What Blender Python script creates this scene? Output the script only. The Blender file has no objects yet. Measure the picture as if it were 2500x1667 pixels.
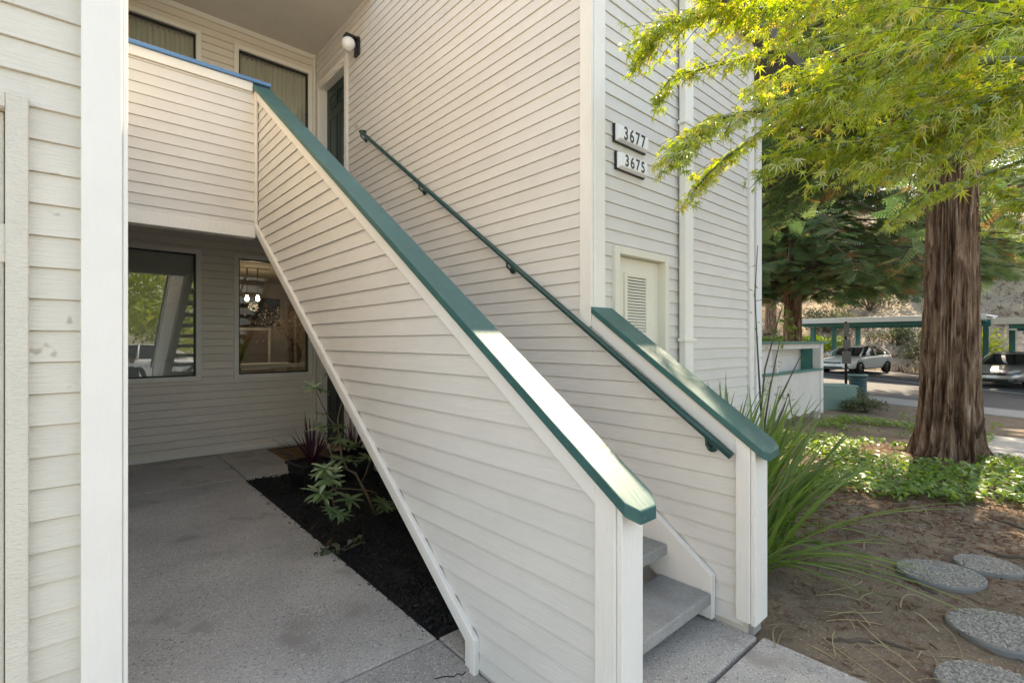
import bpy, bmesh, math, random
import numpy as np
from mathutils import Vector, Matrix, noise
R = math.radians
random.seed(7); rng = np.random.default_rng(7)
S = bpy.context.scene
COL = S.collection

# ------------------------------------------------------------------ camera
EYE = 1.5
F = 1203.0                      # focal length in photo pixels (2500 wide)
cam = bpy.data.objects.new('camera', bpy.data.cameras.new('camera'))
COL.objects.link(cam); S.camera = cam
cam.data.sensor_width = 36.0; cam.data.lens = F / 2500 * 36
cam.location = (0, 0, EYE); cam.rotation_euler = (R(90), 0, -math.atan2(.668, .744))
cam.data.clip_start = .02; cam.data.clip_end = 2000
# ------------------------------------------------------------------ sky, sun, exposure
SUN_EL, SUN_AZ = 47.0, 4.0     # azimuth counted from +x towards +y
w = bpy.data.worlds.new('World'); S.world = w; w.use_nodes = True
nt = w.node_tree; bg = nt.nodes['Background']
sk = nt.nodes.new('ShaderNodeTexSky'); sk.sky_type = 'NISHITA'; sk.sun_disc = False
sk.sun_elevation = R(SUN_EL); sk.sun_rotation = R(90 - SUN_AZ)
sk.air_density = 1.0; sk.dust_density = 1.6; sk.ozone_density = 1.0
nt.links.new(sk.outputs[0], bg.inputs[0]); bg.inputs[1].default_value = .15
sun = bpy.data.objects.new('sun', bpy.data.lights.new('sun', 'SUN')); COL.objects.link(sun)
sun.data.energy = 2.7; sun.data.angle = R(.53); sun.data.color = (1, .94, .84)
sd = Vector((math.cos(R(SUN_AZ)) * math.cos(R(SUN_EL)), math.sin(R(SUN_AZ)) * math.cos(R(SUN_EL)), math.sin(R(SUN_EL))))
sun.rotation_euler = sd.to_track_quat('Z', 'Y').to_euler(); sun.location = sd * 60
S.view_settings.view_transform = 'Standard'; S.view_settings.look = 'None'
S.view_settings.gamma = 1; S.view_settings.use_curve_mapping = False
S.view_settings.exposure = 1.95
S.view_settings.use_white_balance = True; S.view_settings.white_balance_temperature = 8400; S.view_settings.white_balance_tint = 10
S.render.engine = 'CYCLES'
S.cycles.max_bounces = 10; S.cycles.diffuse_bounces = 5; S.cycles.transparent_max_bounces = 12

# ------------------------------------------------------------------ pixel -> place
def ray(u, v):
    a = u - 1250.0
    return Vector((803.6 + .744 * a, 895.2 - .668 * a, 834.0 - v))
def at(u, v, x=None, y=None, z=None, d=None):
    r = ray(u, v)
    if x is not None: t = x / r.x
    elif y is not None: t = y / r.y
    elif z is not None: t = (z - EYE) / r.z
    else: t = d / F
    return Vector((r.x * t, r.y * t, EYE + r.z * t))
def proj(p):
    dep = .668 * p[0] + .744 * p[1]; rt = .744 * p[0] - .668 * p[1]
    return 1250 + F * rt / dep, 834 - F * (p[2] - EYE) / dep, dep

# ------------------------------------------------------------------ materials
MT = {}
def mat(name, col, rough=.6, metal=0, var=.0, bump=0, bscale=30, stretch=(1, 1, 1), spec=.5, col2=None, nscale=6,
        mixr=(.35, .65), detail=6, rnd=0, speck=None, coat=0, emit=None):
    if name in MT: return MT[name]
    m = bpy.data.materials.new(name); m.use_nodes = True; MT[name] = m
    n = m.node_tree; L = n.links; b = n.nodes['Principled BSDF']
    b.inputs['Roughness'].default_value = rough; b.inputs['Metallic'].default_value = metal
    b.inputs['Specular IOR Level'].default_value = spec; b.inputs['Coat Weight'].default_value = coat
    c4 = (*col, 1)
    tc = n.nodes.new('ShaderNodeTexCoord'); oi = n.nodes.new('ShaderNodeObjectInfo')
    add = n.nodes.new('ShaderNodeVectorMath'); add.operation = 'MULTIPLY_ADD'
    L.new(oi.outputs['Random'], add.inputs[0]); add.inputs[1].default_value = (37, 91, 53); L.new(tc.outputs['Object'], add.inputs[2])
    vec = add.outputs[0]
    out = None
    rgb = n.nodes.new('ShaderNodeRGB'); rgb.outputs[0].default_value = c4; out = rgb.outputs[0]
    def mixc(fac, a, bcol, mode='MIX'):
        x = n.nodes.new('ShaderNodeMix'); x.data_type = 'RGBA'; x.blend_type = mode
        if isinstance(fac, float): x.inputs[0].default_value = fac
        else: L.new(fac, x.inputs[0])
        if hasattr(a, 'is_linked'): L.new(a, x.inputs[6])
        else: x.inputs[6].default_value = a
        if hasattr(bcol, 'is_linked'): L.new(bcol, x.inputs[7])
        else: x.inputs[7].default_value = bcol
        return x.outputs[2]
    def nz(scale, det=detail, st=(1, 1, 1), rg=.6):
        mp = n.nodes.new('ShaderNodeMapping'); mp.inputs['Scale'].default_value = st; L.new(vec, mp.inputs[0])
        t = n.nodes.new('ShaderNodeTexNoise'); t.inputs['Scale'].default_value = scale; t.inputs['Detail'].default_value = det
        t.inputs['Roughness'].default_value = rg; L.new(mp.outputs[0], t.inputs[0]); return t.outputs[0]
    def ramp(f, lo, hi):
        r = n.nodes.new('ShaderNodeMapRange'); r.inputs[1].default_value = lo; r.inputs[2].default_value = hi; L.new(f, r.inputs[0]); return r.outputs[0]
    if col2 is not None: out = mixc(ramp(nz(nscale), *mixr), out, (*col2, 1))
    if speck is not None:
        for (sc, lo, hi, cc) in speck: out = mixc(ramp(nz(sc, 2), lo, hi), out, (*cc, 1))
    if var: 
        mr = n.nodes.new('ShaderNodeMapRange'); L.new(nz(nscale * .7, 4), mr.inputs[0]); mr.inputs[1].default_value = .3; mr.inputs[2].default_value = .7
        mr.inputs[3].default_value = 1 - var; mr.inputs[4].default_value = 1 + var
        hs = n.nodes.new('ShaderNodeHueSaturation'); L.new(mr.outputs[0], hs.inputs['Value']); L.new(out, hs.inputs['Color']); out = hs.outputs[0]
    if rnd:
        mr = n.nodes.new('ShaderNodeMapRange'); L.new(oi.outputs['Random'], mr.inputs[0]); mr.inputs[3].default_value = 1 - rnd; mr.inputs[4].default_value = 1 + rnd
        hs = n.nodes.new('ShaderNodeHueSaturation'); L.new(mr.outputs[0], hs.inputs['Value']); L.new(out, hs.inputs['Color']); out = hs.outputs[0]
    L.new(out, b.inputs['Base Color'])
    if bump:
        bp = n.nodes.new('ShaderNodeBump'); bp.inputs['Strength'].default_value = bump; bp.inputs['Distance'].default_value = .01
        L.new(nz(bscale, 8, stretch), bp.inputs['Height']); L.new(bp.outputs[0], b.inputs['Normal'])
    if emit:
        b.inputs['Emission Color'].default_value = (*emit[0], 1); b.inputs['Emission Strength'].default_value = emit[1]
    return m
def leafmat(name, c1, c2, trans=.45, rough=.45, gloss=.08, c3=None):
    """leaf: diffuse + translucent + a little gloss, colour varied by the face attribute rnd"""
    m = bpy.data.materials.new(name); m.use_nodes = True; MT[name] = m
    n = m.node_tree; L = n.links; n.nodes.remove(n.nodes['Principled BSDF']); o = n.nodes['Material Output']
    a = n.nodes.new('ShaderNodeAttribute'); a.attribute_name = 'rnd'
    oi = n.nodes.new('ShaderNodeObjectInfo'); ad = n.nodes.new('ShaderNodeMath'); ad.operation = 'ADD'
    L.new(a.outputs['Fac'], ad.inputs[0]); L.new(oi.outputs['Random'], ad.inputs[1])
    fr = n.nodes.new('ShaderNodeMath'); fr.operation = 'FRACT'; L.new(ad.outputs[0], fr.inputs[0])
    cr = n.nodes.new('ShaderNodeValToRGB'); cr.color_ramp.elements[0].color = (*c1, 1); cr.color_ramp.elements[1].color = (*c2, 1)
    if c3: 
        cr.color_ramp.elements[1].position = .82; e = cr.color_ramp.elements.new(.97); e.color = (*c3, 1)
    L.new(fr.outputs[0], cr.inputs[0])
    d = n.nodes.new('ShaderNodeBsdfDiffuse'); t = n.nodes.new('ShaderNodeBsdfTranslucent'); g = n.nodes.new('ShaderNodeBsdfGlossy')
    g.inputs['Roughness'].default_value = rough
    hs = n.nodes.new('ShaderNodeHueSaturation'); hs.inputs['Value'].default_value = 1.5; hs.inputs['Saturation'].default_value = 1.1; hs.inputs['Hue'].default_value = .485
    L.new(cr.outputs[0], d.inputs[0]); L.new(cr.outputs[0], hs.inputs['Color']); L.new(hs.outputs[0], t.inputs[0])
    m1 = n.nodes.new('ShaderNodeMixShader'); m1.inputs[0].default_value = trans; L.new(d.outputs[0], m1.inputs[1]); L.new(t.outputs[0], m1.inputs[2])
    m2 = n.nodes.new('ShaderNodeMixShader'); m2.inputs[0].default_value = gloss; L.new(m1.outputs[0], m2.inputs[1]); L.new(g.outputs[0], m2.inputs[2])
    L.new(m2.outputs[0], o.inputs[0]); return m

CREAM = (.68, .648, .605)
M_SX = mat('siding paint boards along x', CREAM, .55, bump=.34, bscale=12, stretch=(1, 3, 14), var=.04, nscale=3, rnd=.022)
M_SY = mat('siding paint boards along y', CREAM, .55, bump=.34, bscale=12, stretch=(3, 1, 14), var=.04, nscale=3, rnd=.022)
M_OLD = mat('weathered siding paint', (.67, .63, .545), .6, bump=.6, bscale=9, stretch=(1, 3, 14), var=.07, nscale=4, rnd=.03,
            speck=[(14, .70, .76, (.40, .36, .28))])
M_CORE = mat('wall core', (.58, .54, .47), .8)
CREAM_LIFT = (.76, .69, .60)  # same cream paint, colour lightened and warmed to offset the entry's shade
M_SXB = mat('cream siding paint lifted for the shaded entry', CREAM_LIFT, .6, bump=.4, bscale=9, stretch=(1, 3, 14), var=.05, nscale=3, rnd=.025)
M_TRIM = mat('white trim paint', (.79, .755, .70), .5, bump=.35, bscale=10, stretch=(6, 6, 1), var=.03, nscale=5, rnd=.02)
M_TRIMH = mat('white trim paint along the slope', (.76, .74, .70), .5, bump=.3, bscale=10, stretch=(6, 2, 2), var=.03, nscale=5, rnd=.02)
M_BEIGE = mat('window trim paint', (.80, .77, .70), .5, bump=.15, bscale=20, var=.03)
M_SOFF = mat('soffit stucco', (.60, .56, .50), .85, bump=.3, bscale=120, var=.04)
M_GREEN = mat('dark green cap paint', (.022, .105, .098), .47, bump=.25, bscale=14, stretch=(5, .6, .6), var=.16, nscale=7, spec=.55, speck=[(60, .70, .74, (.16, .24, .22)), (5, .62, .75, (.035, .13, .11))])
M_RAIL = mat('dark green rail paint', (.008, .055, .048), .32, bump=.05, bscale=60, var=.08)
M_BLUE = mat('blue cap strip', (.09, .22, .42), .55, bump=.2, bscale=60, var=.06)
M_DOOR = mat('dark green door paint', (.008, .030, .024), .4, bump=.06, bscale=30, stretch=(4, 4, 1))
M_CREAMDOOR = mat('cream door paint', (.72, .69, .58), .45, var=.03)
M_BLACK = mat('black metal', (.012, .011, .012), .4, bump=.1, bscale=80)
M_FRAME = mat('dark bronze frame', (.015, .012, .011), .4)
M_CONC = mat('broom finished concrete', (.50, .465, .42), .85, bump=.9, bscale=110, col2=(.38, .355, .325), nscale=1.6, var=.14,
             speck=[(95, .56, .66, (.64, .62, .58)), (75, .58, .68, (.20, .195, .185)), (3.2, .60, .74, (.33, .29, .26))])
M_TREAD = mat('exposed aggregate tread', (.36, .355, .34), .85, bump=.7, bscale=180, col2=(.27, .265, .25), nscale=5, var=.08,
              speck=[(210, .60, .68, (.5, .49, .46)), (160, .62, .70, (.12, .12, .115))])
M_PAVE = mat('pavement concrete', (.30, .295, .29), .85, bump=.3, bscale=90, var=.1, nscale=2)
M_ASPH = mat('asphalt', (.075, .076, .08), .8, bump=.5, bscale=160, col2=(.055, .055, .06), nscale=1.2, var=.08)
M_LINE = mat('white road paint', (.75, .75, .73), .6, var=.05)
M_SOIL = mat('soil', (.14, .102, .068), .95, bump=1.0, bscale=40, col2=(.20, .152, .104), nscale=3.5, var=.2,
             speck=[(9, .56, .66, (.13, .075, .048)), (90, .60, .68, (.33, .29, .22)), (60, .64, .70, (.09, .07, .05))])
M_MULCH = mat('black bark mulch', (.010, .0095, .010), .75, bump=1, bscale=70, rnd=.4, var=.3)
M_HILL = mat('dry hillside grass', (.40, .32, .23), .95, bump=1, bscale=4, col2=(.25, .19, .135), nscale=.6, var=.22,
             speck=[(2.2, .58, .68, (.10, .075, .055)), (7, .62, .7, (.45, .37, .25))])
def barkmat():
    m = bpy.data.materials.new('redwood bark'); m.use_nodes = True; n = m.node_tree; L = n.links; b = n.nodes['Principled BSDF']; b.inputs['Roughness'].default_value = .95
    b.inputs['Specular IOR Level'].default_value = .2
    tc = n.nodes.new('ShaderNodeTexCoord')
    def nz(st, sc, det):
        mp = n.nodes.new('ShaderNodeMapping'); mp.inputs['Scale'].default_value = st; L.new(tc.outputs['Object'], mp.inputs[0])
        t = n.nodes.new('ShaderNodeTexNoise'); t.inputs['Scale'].default_value = sc; t.inputs['Detail'].default_value = det; t.inputs['Roughness'].default_value = .7; t.inputs['Distortion'].default_value = .6; L.new(mp.outputs[0], t.inputs[0]); return t.outputs[0]
    f = nz((1, 1, .13), 14, 10); g = nz((1, 1, .22), 4.5, 5); h = nz((1, 1, .3), 45, 6)
    cr = n.nodes.new('ShaderNodeValToRGB'); e = cr.color_ramp.elements; e[0].position = .38; e[0].color = (.07, .036, .023, 1); e[1].position = .64; e[1].color = (.60, .46, .37, 1)
    k = e.new(.47); k.color = (.24, .145, .098, 1); k = e.new(.57); k.color = (.43, .285, .20, 1); L.new(f, cr.inputs[0])
    mx = n.nodes.new('ShaderNodeMix'); mx.data_type = 'RGBA'; mx.blend_type = 'MULTIPLY'; mx.inputs[0].default_value = .4; L.new(cr.outputs[0], mx.inputs[6])
    c2 = n.nodes.new('ShaderNodeValToRGB'); c2.color_ramp.elements[0].position = .35; c2.color_ramp.elements[0].color = (.45, .40, .38, 1); c2.color_ramp.elements[1].position = .6; L.new(g, c2.inputs[0]); L.new(c2.outputs[0], mx.inputs[7])
    L.new(mx.outputs[2], b.inputs['Base Color'])
    ad = n.nodes.new('ShaderNodeMath'); ad.operation = 'MULTIPLY_ADD'; L.new(h, ad.inputs[0]); ad.inputs[1].default_value = .5; L.new(f, ad.inputs[2])
    bp = n.nodes.new('ShaderNodeBump'); bp.inputs['Strength'].default_value = 1; bp.inputs['Distance'].default_value = .05; L.new(ad.outputs[0], bp.inputs['Height']); L.new(bp.outputs[0], b.inputs['Normal']); return m
M_BARK = barkmat()
M_BARK2 = mat('brown branch bark', (.10, .075, .055), .9, bump=.5, bscale=40, var=.2)
M_GBARK = mat('green maple bark', (.10, .13, .055), .7, bump=.2, bscale=40, var=.2)
M_STEM = mat('tan shrub stem', (.22, .15, .09), .8, bump=.3, bscale=60, var=.2)
M_MAPLE = leafmat('maple leaf', (.24, .38, .04), (.48, .54, .07), .62, .30, .13, (.56, .46, .10))
M_RED = leafmat('redwood needles', (.065, .135, .055), (.16, .235, .09), .5, .5, .06, (.34, .17, .06))
M_BROAD = leafmat('broad leaf foliage', (.17, .26, .035), (.40, .45, .07), .6, .45, .06)
M_BUSH = leafmat('grey green bush leaf', (.075, .095, .045), (.15, .16, .075), .3, .5, .05)
M_HEDGE = leafmat('hedge leaf', (.07, .14, .015), (.17, .26, .03), .4, .5, .06)
M_IVY = leafmat('ivy leaf', (.09, .20, .03), (.24, .36, .06), .45, .4, .08)
M_GRASS = leafmat('strap leaf', (.085, .165, .03), (.20, .31, .07), .40, .4, .08)
M_RHODO = leafmat('rhododendron leaf', (.11, .18, .07), (.22, .30, .13), .25, .35, .1)
M_PURP = leafmat('purple cordyline leaf', (.045, .014, .028), (.11, .035, .055), .15, .35, .1)
M_DRY = leafmat('dry straw', (.30, .23, .13), (.44, .36, .22), .2, .6, .03)
M_DRYG = leafmat('dry hillside litter', (.14, .10, .065), (.48, .38, .25), .2, .6, .02)
M_DUFF = leafmat('redwood duff', (.11, .045, .022), (.20, .095, .045), .1, .7, .02)
M_PLASTIC = mat('black plastic', (.012, .012, .013), .45, bump=.05, bscale=60)
M_TEAL = mat('teal carport paint', (.035, .19, .17), .55, var=.06)
M_TEAL2 = mat('pale teal unit paint', (.20, .32, .29), .5, var=.06)
M_WHITE = mat('white metal', (.78, .78, .79), .45, var=.02)
M_FASC = mat('cream fascia', (.62, .60, .55), .6, var=.03)
M_CARW = mat('white car paint', (.80, .81, .82), .25, coat=1, spec=.5)
M_CARS = mat('silver car paint', (.36, .36, .37), .28, metal=.6, coat=1)
M_CGLASS = mat('dark car glass', (.012, .014, .016), .04, spec=.8)
M_TYRE = mat('tyre rubber', (.014, .014, .014), .8)
M_ALLOY = mat('alloy', (.30, .30, .31), .3, metal=1)
M_CHROME = mat('chrome', (.75, .75, .76), .12, metal=1)
M_LENS = mat('headlamp lens', (.55, .57, .6), .08, spec=.9)
M_REDL = mat('tail lamp', (.35, .01, .01), .15)
M_COIR = mat('coir mat', (.26, .155, .07), .95, bump=1, bscale=250, var=.15, nscale=20)
M_NUM = mat('number box plastic', (.82, .82, .82), .25, spec=.5)
M_BRASS = mat('brass', (.6, .42, .12), .3, metal=1)
M_CURT = mat('beige curtain', (.84, .79, .66), .9, bump=.2, bscale=300)
M_BLIND = mat('grey vertical blind', (.68, .68, .66), .7)
M_ROOM = mat('interior wall paint', (.55, .48, .40), .8)
M_WOOD = mat('wood floor', (.22, .13, .07), .5, bump=.1, bscale=20, stretch=(1, 10, 1), var=.2)
M_PEB = mat('pebble', (.42, .40, .36), .7, rnd=.5, col2=(.22, .20, .18), nscale=20, var=.3)
M_STONE = mat('stepping stone cement', (.20, .20, .19), .9, bump=.6, bscale=80, var=.15)
M_GLOBE = mat('opal glass globe', (.85, .84, .82), .2)
M_FLOW = leafmat('dried flower', (.55, .42, .28), (.70, .58, .42), .3, .6, .03)
M_POT = mat('brown ceramic', (.16, .10, .06), .5)
M_ROOF = mat('roof shingle', (.12, .11, .10), .9, bump=.5, bscale=20)
def glassmat():
    m = bpy.data.materials.new('window glass'); m.use_nodes = True
    n = m.node_tree; n.nodes.remove(n.nodes['Principled BSDF'])
    f = n.nodes.new('ShaderNodeFresnel'); ge = n.nodes.new('ShaderNodeNewGeometry'); mr = n.nodes.new('ShaderNodeMapRange')
    mr.inputs[3].default_value = 2.15; mr.inputs[4].default_value = 1 / 2.15; n.links.new(ge.outputs['Backfacing'], mr.inputs[0]); n.links.new(mr.outputs[0], f.inputs[0])
    t = n.nodes.new('ShaderNodeBsdfTransparent'); t.inputs[0].default_value = (.88, .90, .89, 1)
    g = n.nodes.new('ShaderNodeBsdfGlossy'); g.inputs['Roughness'].default_value = .0
    mx = n.nodes.new('ShaderNodeMixShader'); n.links.new(f.outputs[0], mx.inputs[0]); n.links.new(t.outputs[0], mx.inputs[1]); n.links.new(g.outputs[0], mx.inputs[2])
    n.links.new(mx.outputs[0], n.nodes['Material Output'].inputs[0]); return m
M_GLASS = glassmat()

# ------------------------------------------------------------------ object helpers
def tag(o, label=None, cat=None, group=None, kind=None):
    if label: o['label'] = label
    if cat: o['category'] = cat
    if group: o['group'] = group
    if kind: o['kind'] = kind
    return o
def thing(name, label, cat, loc=(0, 0, 0), group=None, rz=0):
    o = bpy.data.objects.new(name, None); COL.objects.link(o); o.location = loc; o.rotation_euler = (0, 0, rz)
    o.empty_display_size = .1
    return tag(o, label, cat, group)
def link(name, me, m=None, parent=None, loc=None, rot=None, scale=None):
    o = bpy.data.objects.new(name, me); COL.objects.link(o)
    if m is not None and not me.materials: me.materials.append(m)
    if parent is not None:
        o.parent = parent
    if loc is not None: o.location = loc
    if rot is not None: o.rotation_euler = rot
    if scale is not None: o.scale = scale
    return o
def pym(name, V, Fc, smooth=False):
    me = bpy.data.meshes.new(name); me.from_pydata([tuple(v) for v in V], [], [tuple(f) for f in Fc]); me.update()
    if smooth: me.polygons.foreach_set('use_smooth', [True] * len(me.polygons))
    return me
class MB:
    """collects shapes into ONE mesh"""
    def __init__(s): s.V = []; s.F = []
    def add(s, V, Fc):
        b = len(s.V); s.V += [tuple(v) for v in V]; s.F += [tuple(i + b for i in f) for f in Fc]; return s
    def box(s, x0, x1, y0, y1, z0, z1):
        V = [(x, y, z) for z in (z0, z1) for (x, y) in ((x0, y0), (x1, y0), (x1, y1), (x0, y1))]
        return s.add(V, [(0, 3, 2, 1), (4, 5, 6, 7), (0, 1, 5, 4), (1, 2, 6, 5), (2, 3, 7, 6), (3, 0, 4, 7)])
    def extr(s, axis, a0, a1, poly):
        n = len(poly)
        f = {'x': lambda a, p: (a, p[0], p[1]), 'y': lambda a, p: (p[0], a, p[1]), 'z': lambda a, p: (p[0], p[1], a)}[axis]
        V = [f(a0, p) for p in poly] + [f(a1, p) for p in poly]
        Fc = [tuple(range(n))[::-1], tuple(range(n, 2 * n))] + [(i, (i + 1) % n, n + (i + 1) % n, n + i) for i in range(n)]
        return s.add(V, Fc)
    def tube(s, pts, rad, n=8, cap=True):
        pts = [Vector(p) for p in pts]; k = len(pts)
        if not hasattr(rad, '__len__'): rad = [rad] * k
        V = []; up = None
        for i, p in enumerate(pts):
            d = (pts[min(i + 1, k - 1)] - pts[max(i - 1, 0)]).normalized()
            if up is None: up = d.orthogonal().normalized()
            else: up = (up - d * up.dot(d)).normalized()
            sd_ = d.cross(up)
            for j in range(n):
                a = 2 * math.pi * j / n; V.append(p + (up * math.cos(a) + sd_ * math.sin(a)) * rad[i])
        Fc = [(i * n + j, i * n + (j + 1) % n, (i + 1) * n + (j + 1) % n, (i + 1) * n + j) for i in range(k - 1) for j in range(n)]
        if cap: Fc += [tuple(range(n))[::-1], tuple((k - 1) * n + j for j in range(n))]
        return s.add(V, Fc)
    def lathe(s, prof, n=24, c=(0, 0, 0), axis='z'):
        V = []; c = Vector(c)
        for (r, h) in prof:
            for j in range(n):
                a = 2 * math.pi * j / n; x, y = r * math.cos(a), r * math.sin(a)
                V.append(c + {'z': Vector((x, y, h)), 'x': Vector((h, x, y)), 'y': Vector((x, h, y))}[axis])
        k = len(prof)
        return s.add(V, [(i * n + j, i * n + (j + 1) % n, (i + 1) * n + (j + 1) % n, (i + 1) * n + j) for i in range(k - 1) for j in range(n)])
    def build(s, name, m, parent=None, bevel=0, smooth=False, **k):
        me = pym(name, s.V, s.F, smooth)
        bm = bmesh.new(); bm.from_mesh(me); bmesh.ops.recalc_face_normals(bm, faces=bm.faces); bm.to_mesh(me); bm.free()
        o = link(name, me, m, parent, **k)
        if bevel:
            b = o.modifiers.new('bevel', 'BEVEL'); b.width = bevel; b.segments = 2; b.limit_method = 'ANGLE'; b.angle_limit = R(40)
        return o
def arrmesh(name, V, Fc, rnd=None, smooth=False):
    """fast mesh from numpy arrays; Fc is (m,k)"""
    me = bpy.data.meshes.new(name); V = np.asarray(V, np.float32); Fc = np.asarray(Fc, np.int32)
    me.vertices.add(len(V)); me.vertices.foreach_set('co', V.ravel())
    m_, k = Fc.shape; me.loops.add(m_ * k); me.loops.foreach_set('vertex_index', Fc.ravel())
    me.polygons.add(m_); me.polygons.foreach_set('loop_start', np.arange(0, m_ * k, k, dtype=np.int32))
    me.update(calc_edges=True)
    if rnd is not None:
        at_ = me.attributes.new('rnd', 'FLOAT', 'FACE'); at_.data.foreach_set('value', np.asarray(rnd, np.float32))
    if smooth: me.polygons.foreach_set('use_smooth', np.ones(m_, bool))
    return me
def rep(bV, bF, Ms, Ls):
    """copies of a base shape: Ms (N,3,3), Ls (N,3) -> V, F, per-copy index"""
    bV = np.asarray(bV, float); bF = np.asarray(bF); N = len(Ls)
    V = np.einsum('nij,kj->nki', Ms, bV) + np.asarray(Ls)[:, None, :]
    Fc = bF[None] + (np.arange(N) * len(bV))[:, None, None]
    return V.reshape(-1, 3), Fc.reshape(-1, bF.shape[1]), np.repeat(np.arange(N), len(bF))
def frames(d, nrm, sc):
    """rotation matrices with y along d and z near nrm, scaled"""
    d = d / np.linalg.norm(d, axis=1, keepdims=True)
    x = np.cross(d, nrm); x /= np.linalg.norm(x, axis=1, keepdims=True) + 1e-9
    z = np.cross(x, d)
    return np.stack([x, d, z], axis=2) * np.asarray(sc)[:, None, None]
def rvec(n, s=1.0): return rng.normal(size=(n, 3)) * s
LEAFQ_V = [(0, 0, 0), (.3, .4, .06), (.0, 1, -.05), (-.3, .4, .06)]
LEAFQ_F = [(0, 1, 2), (0, 2, 3)]

# ------------------------------------------------------------------ ground, paving, road, hill
def slabz(x, y): return .0105 * (y - 1.755) - .02 * (x - 1.37)
def lot(x, y): return -.36 + .0385 * (min(max(y, -12), 22) - 1.8)
KERB = 18.2
def gz(x, y):
    base = -.055 + .02 * noise.noise(Vector((x * .8, y * .8, 1.7))) + .008 * noise.noise(Vector((x * 5, y * 5, .7)))
    if x < 2.6: return -.2
    if x > KERB - .05: return lot(x, y) - .4
    e = lot(KERB, y) + .1
    if x > 8: f = min((x - 8) / 8, 1); return base * (1 - f) + e * f
    return base
xs = [-400, -60, -20, -8, 0, 1.5, 2.5, 2.6, 2.62] + list(np.arange(2.7, 8, .09)) + list(np.arange(8, KERB - .1, .3)) + [KERB - .1, KERB - .05, KERB, 40, 100, 400]
ys = [-400, -60, -20, -8, -4] + list(np.arange(-2.5, 4, .09)) + list(np.arange(4, 14, .4)) + [16, 20, 30, 60, 400]
V = [(x, y, gz(x, y)) for y in ys for x in xs]; nx = len(xs)
Fc = [(j * nx + i, j * nx + i + 1, (j + 1) * nx + i + 1, (j + 1) * nx + i) for j in range(len(ys) - 1) for i in range(nx - 1)]
tag(link('ground', pym('ground', V, Fc, True), M_SOIL), kind='structure')

wk = MB().box(-3.5, 2.6, -3.2, 7.3, -.5, -.19).build('walkway', M_CONC); tag(wk, kind='structure')
for (x0, x1, y0, y1) in [(-.6, 1.38, 3.786, 5.806), (-.6, 1.38, 2.106, 3.774), (-1.6, 1.38, .2, 2.096), (-.6, 1.398, 5.814, 7.3), (1.408, 2.70, 5.80, 7.3),
                         (1.39, 2.66, 1.056, 2.105), (1.39, 2.685, -.75, 1.034), (-1.6, 1.38, -1.6, .19), (1.39, 2.685, -2.6, -.76)]:
    q = [(x0, y0), (x1, y0), (x1, y1), (x0, y1)]
    V = [(x, y, -.19) for x, y in q] + [(x, y, slabz(x, y)) for x, y in q]
    MB().add(V, [(0, 3, 2, 1), (4, 5, 6, 7), (0, 1, 5, 4), (1, 2, 6, 5), (2, 3, 7, 6), (3, 0, 4, 7)]).build('concrete_slab', M_CONC, wk, bevel=.007)
# cracks in the near slab beside the stair foot
cr = MB(); p = at(1060, 1655, z=.002); q = at(1140, 1643, z=.002); pts = []
for i in range(9):
    t = i / 8; b = p.lerp(q, t); b += Vector((random.uniform(-.012, .012), random.uniform(-.012, .012), 0)); b.z = slabz(b.x, b.y) + .0015; pts.append(b)
cr.tube(pts, [.0025] * 9, 4); cr.build('crack', M_BLACK, wk)

# mulch bed under the stairs
xs = np.linspace(1.39, 2.66, 30); ys = np.linspace(2.11, 5.79, 70)
V = [(x, y, slabz(x, y) - .022 + .03 * noise.noise(Vector((x * 6, y * 6, 0))) * (1 if 1.45 < x else .2)) for y in ys for x in xs]
Fc = [(j * 30 + i, j * 30 + i + 1, (j + 1) * 30 + i + 1, (j + 1) * 30 + i) for j in range(69) for i in range(29)]
mb = tag(link('mulch_bed', pym('mulch_bed', V, Fc, True), M_MULCH), kind='structure')
N = 10000
L = np.stack([np.where(rng.random(N) < .03, rng.normal(1.372, .018, N), rng.uniform(1.40, 2.62, N)), rng.uniform(2.12, 5.76, N), np.zeros(N)], 1)
L[:, 2] = .0105 * (L[:, 1] - 1.755) - .02 * (L[:, 0] - 1.37) - .008 + rng.uniform(-.008, .014, N)
d = rvec(N); d[:, 2] *= .35
Vv, Ff, ix = rep([(-.25, -.5, -.1), (.25, -.5, -.1), (.2, .5, .0), (-.2, .5, 0), (0, 0, .22)], [(0, 1, 4), (1, 2, 4), (2, 3, 4), (3, 0, 4)], frames(d, rvec(N, .4) + [0, 0, 1], rng.uniform(.012, .034, N)), L)
tag(link('mulch_chips', arrmesh('mulch_chips', Vv, Ff), M_MULCH), 'black bark chips covering the bed under the stairs', 'mulch', kind='stuff')

# street: kerb, pavement, road, bay line
YS = [-60, -30, -12] + list(np.arange(-10, 22, 2.0)) + [22, 40, 70]
def strip(name, x0, x1, m, dz, thick=0):
    V = []; Fc = []
    X = x0 if callable(x0) else (lambda y: x0); X1 = x1 if callable(x1) else (lambda y: x1)
    for y in YS: V += [(X(y), y, lot(0, y) + dz), (X1(y), y, lot(0, y) + dz)]
    n = len(YS); Fc = [(2 * i, 2 * i + 1, 2 * i + 3, 2 * i + 2) for i in range(n - 1)]
    if thick:
        b = len(V)
        for y in YS: V += [(X(y), y, lot(0, y) + dz - thick), (X1(y), y, lot(0, y) + dz - thick)]
        Fc += [(b + 2 * i, 2 * i, 2 * i + 2, b + 2 * i + 2) for i in range(n - 1)] + [(2 * i + 1, b + 2 * i + 1, b + 2 * i + 3, 2 * i + 3) for i in range(n - 1)]
    return tag(link(name, pym(name, V, Fc), m), kind='structure')
strip('road', KERB + .01, 34.5, M_ASPH, 0)
strip('kerb', KERB - .15, KERB + .01, M_PAVE, .125, .5)
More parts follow.
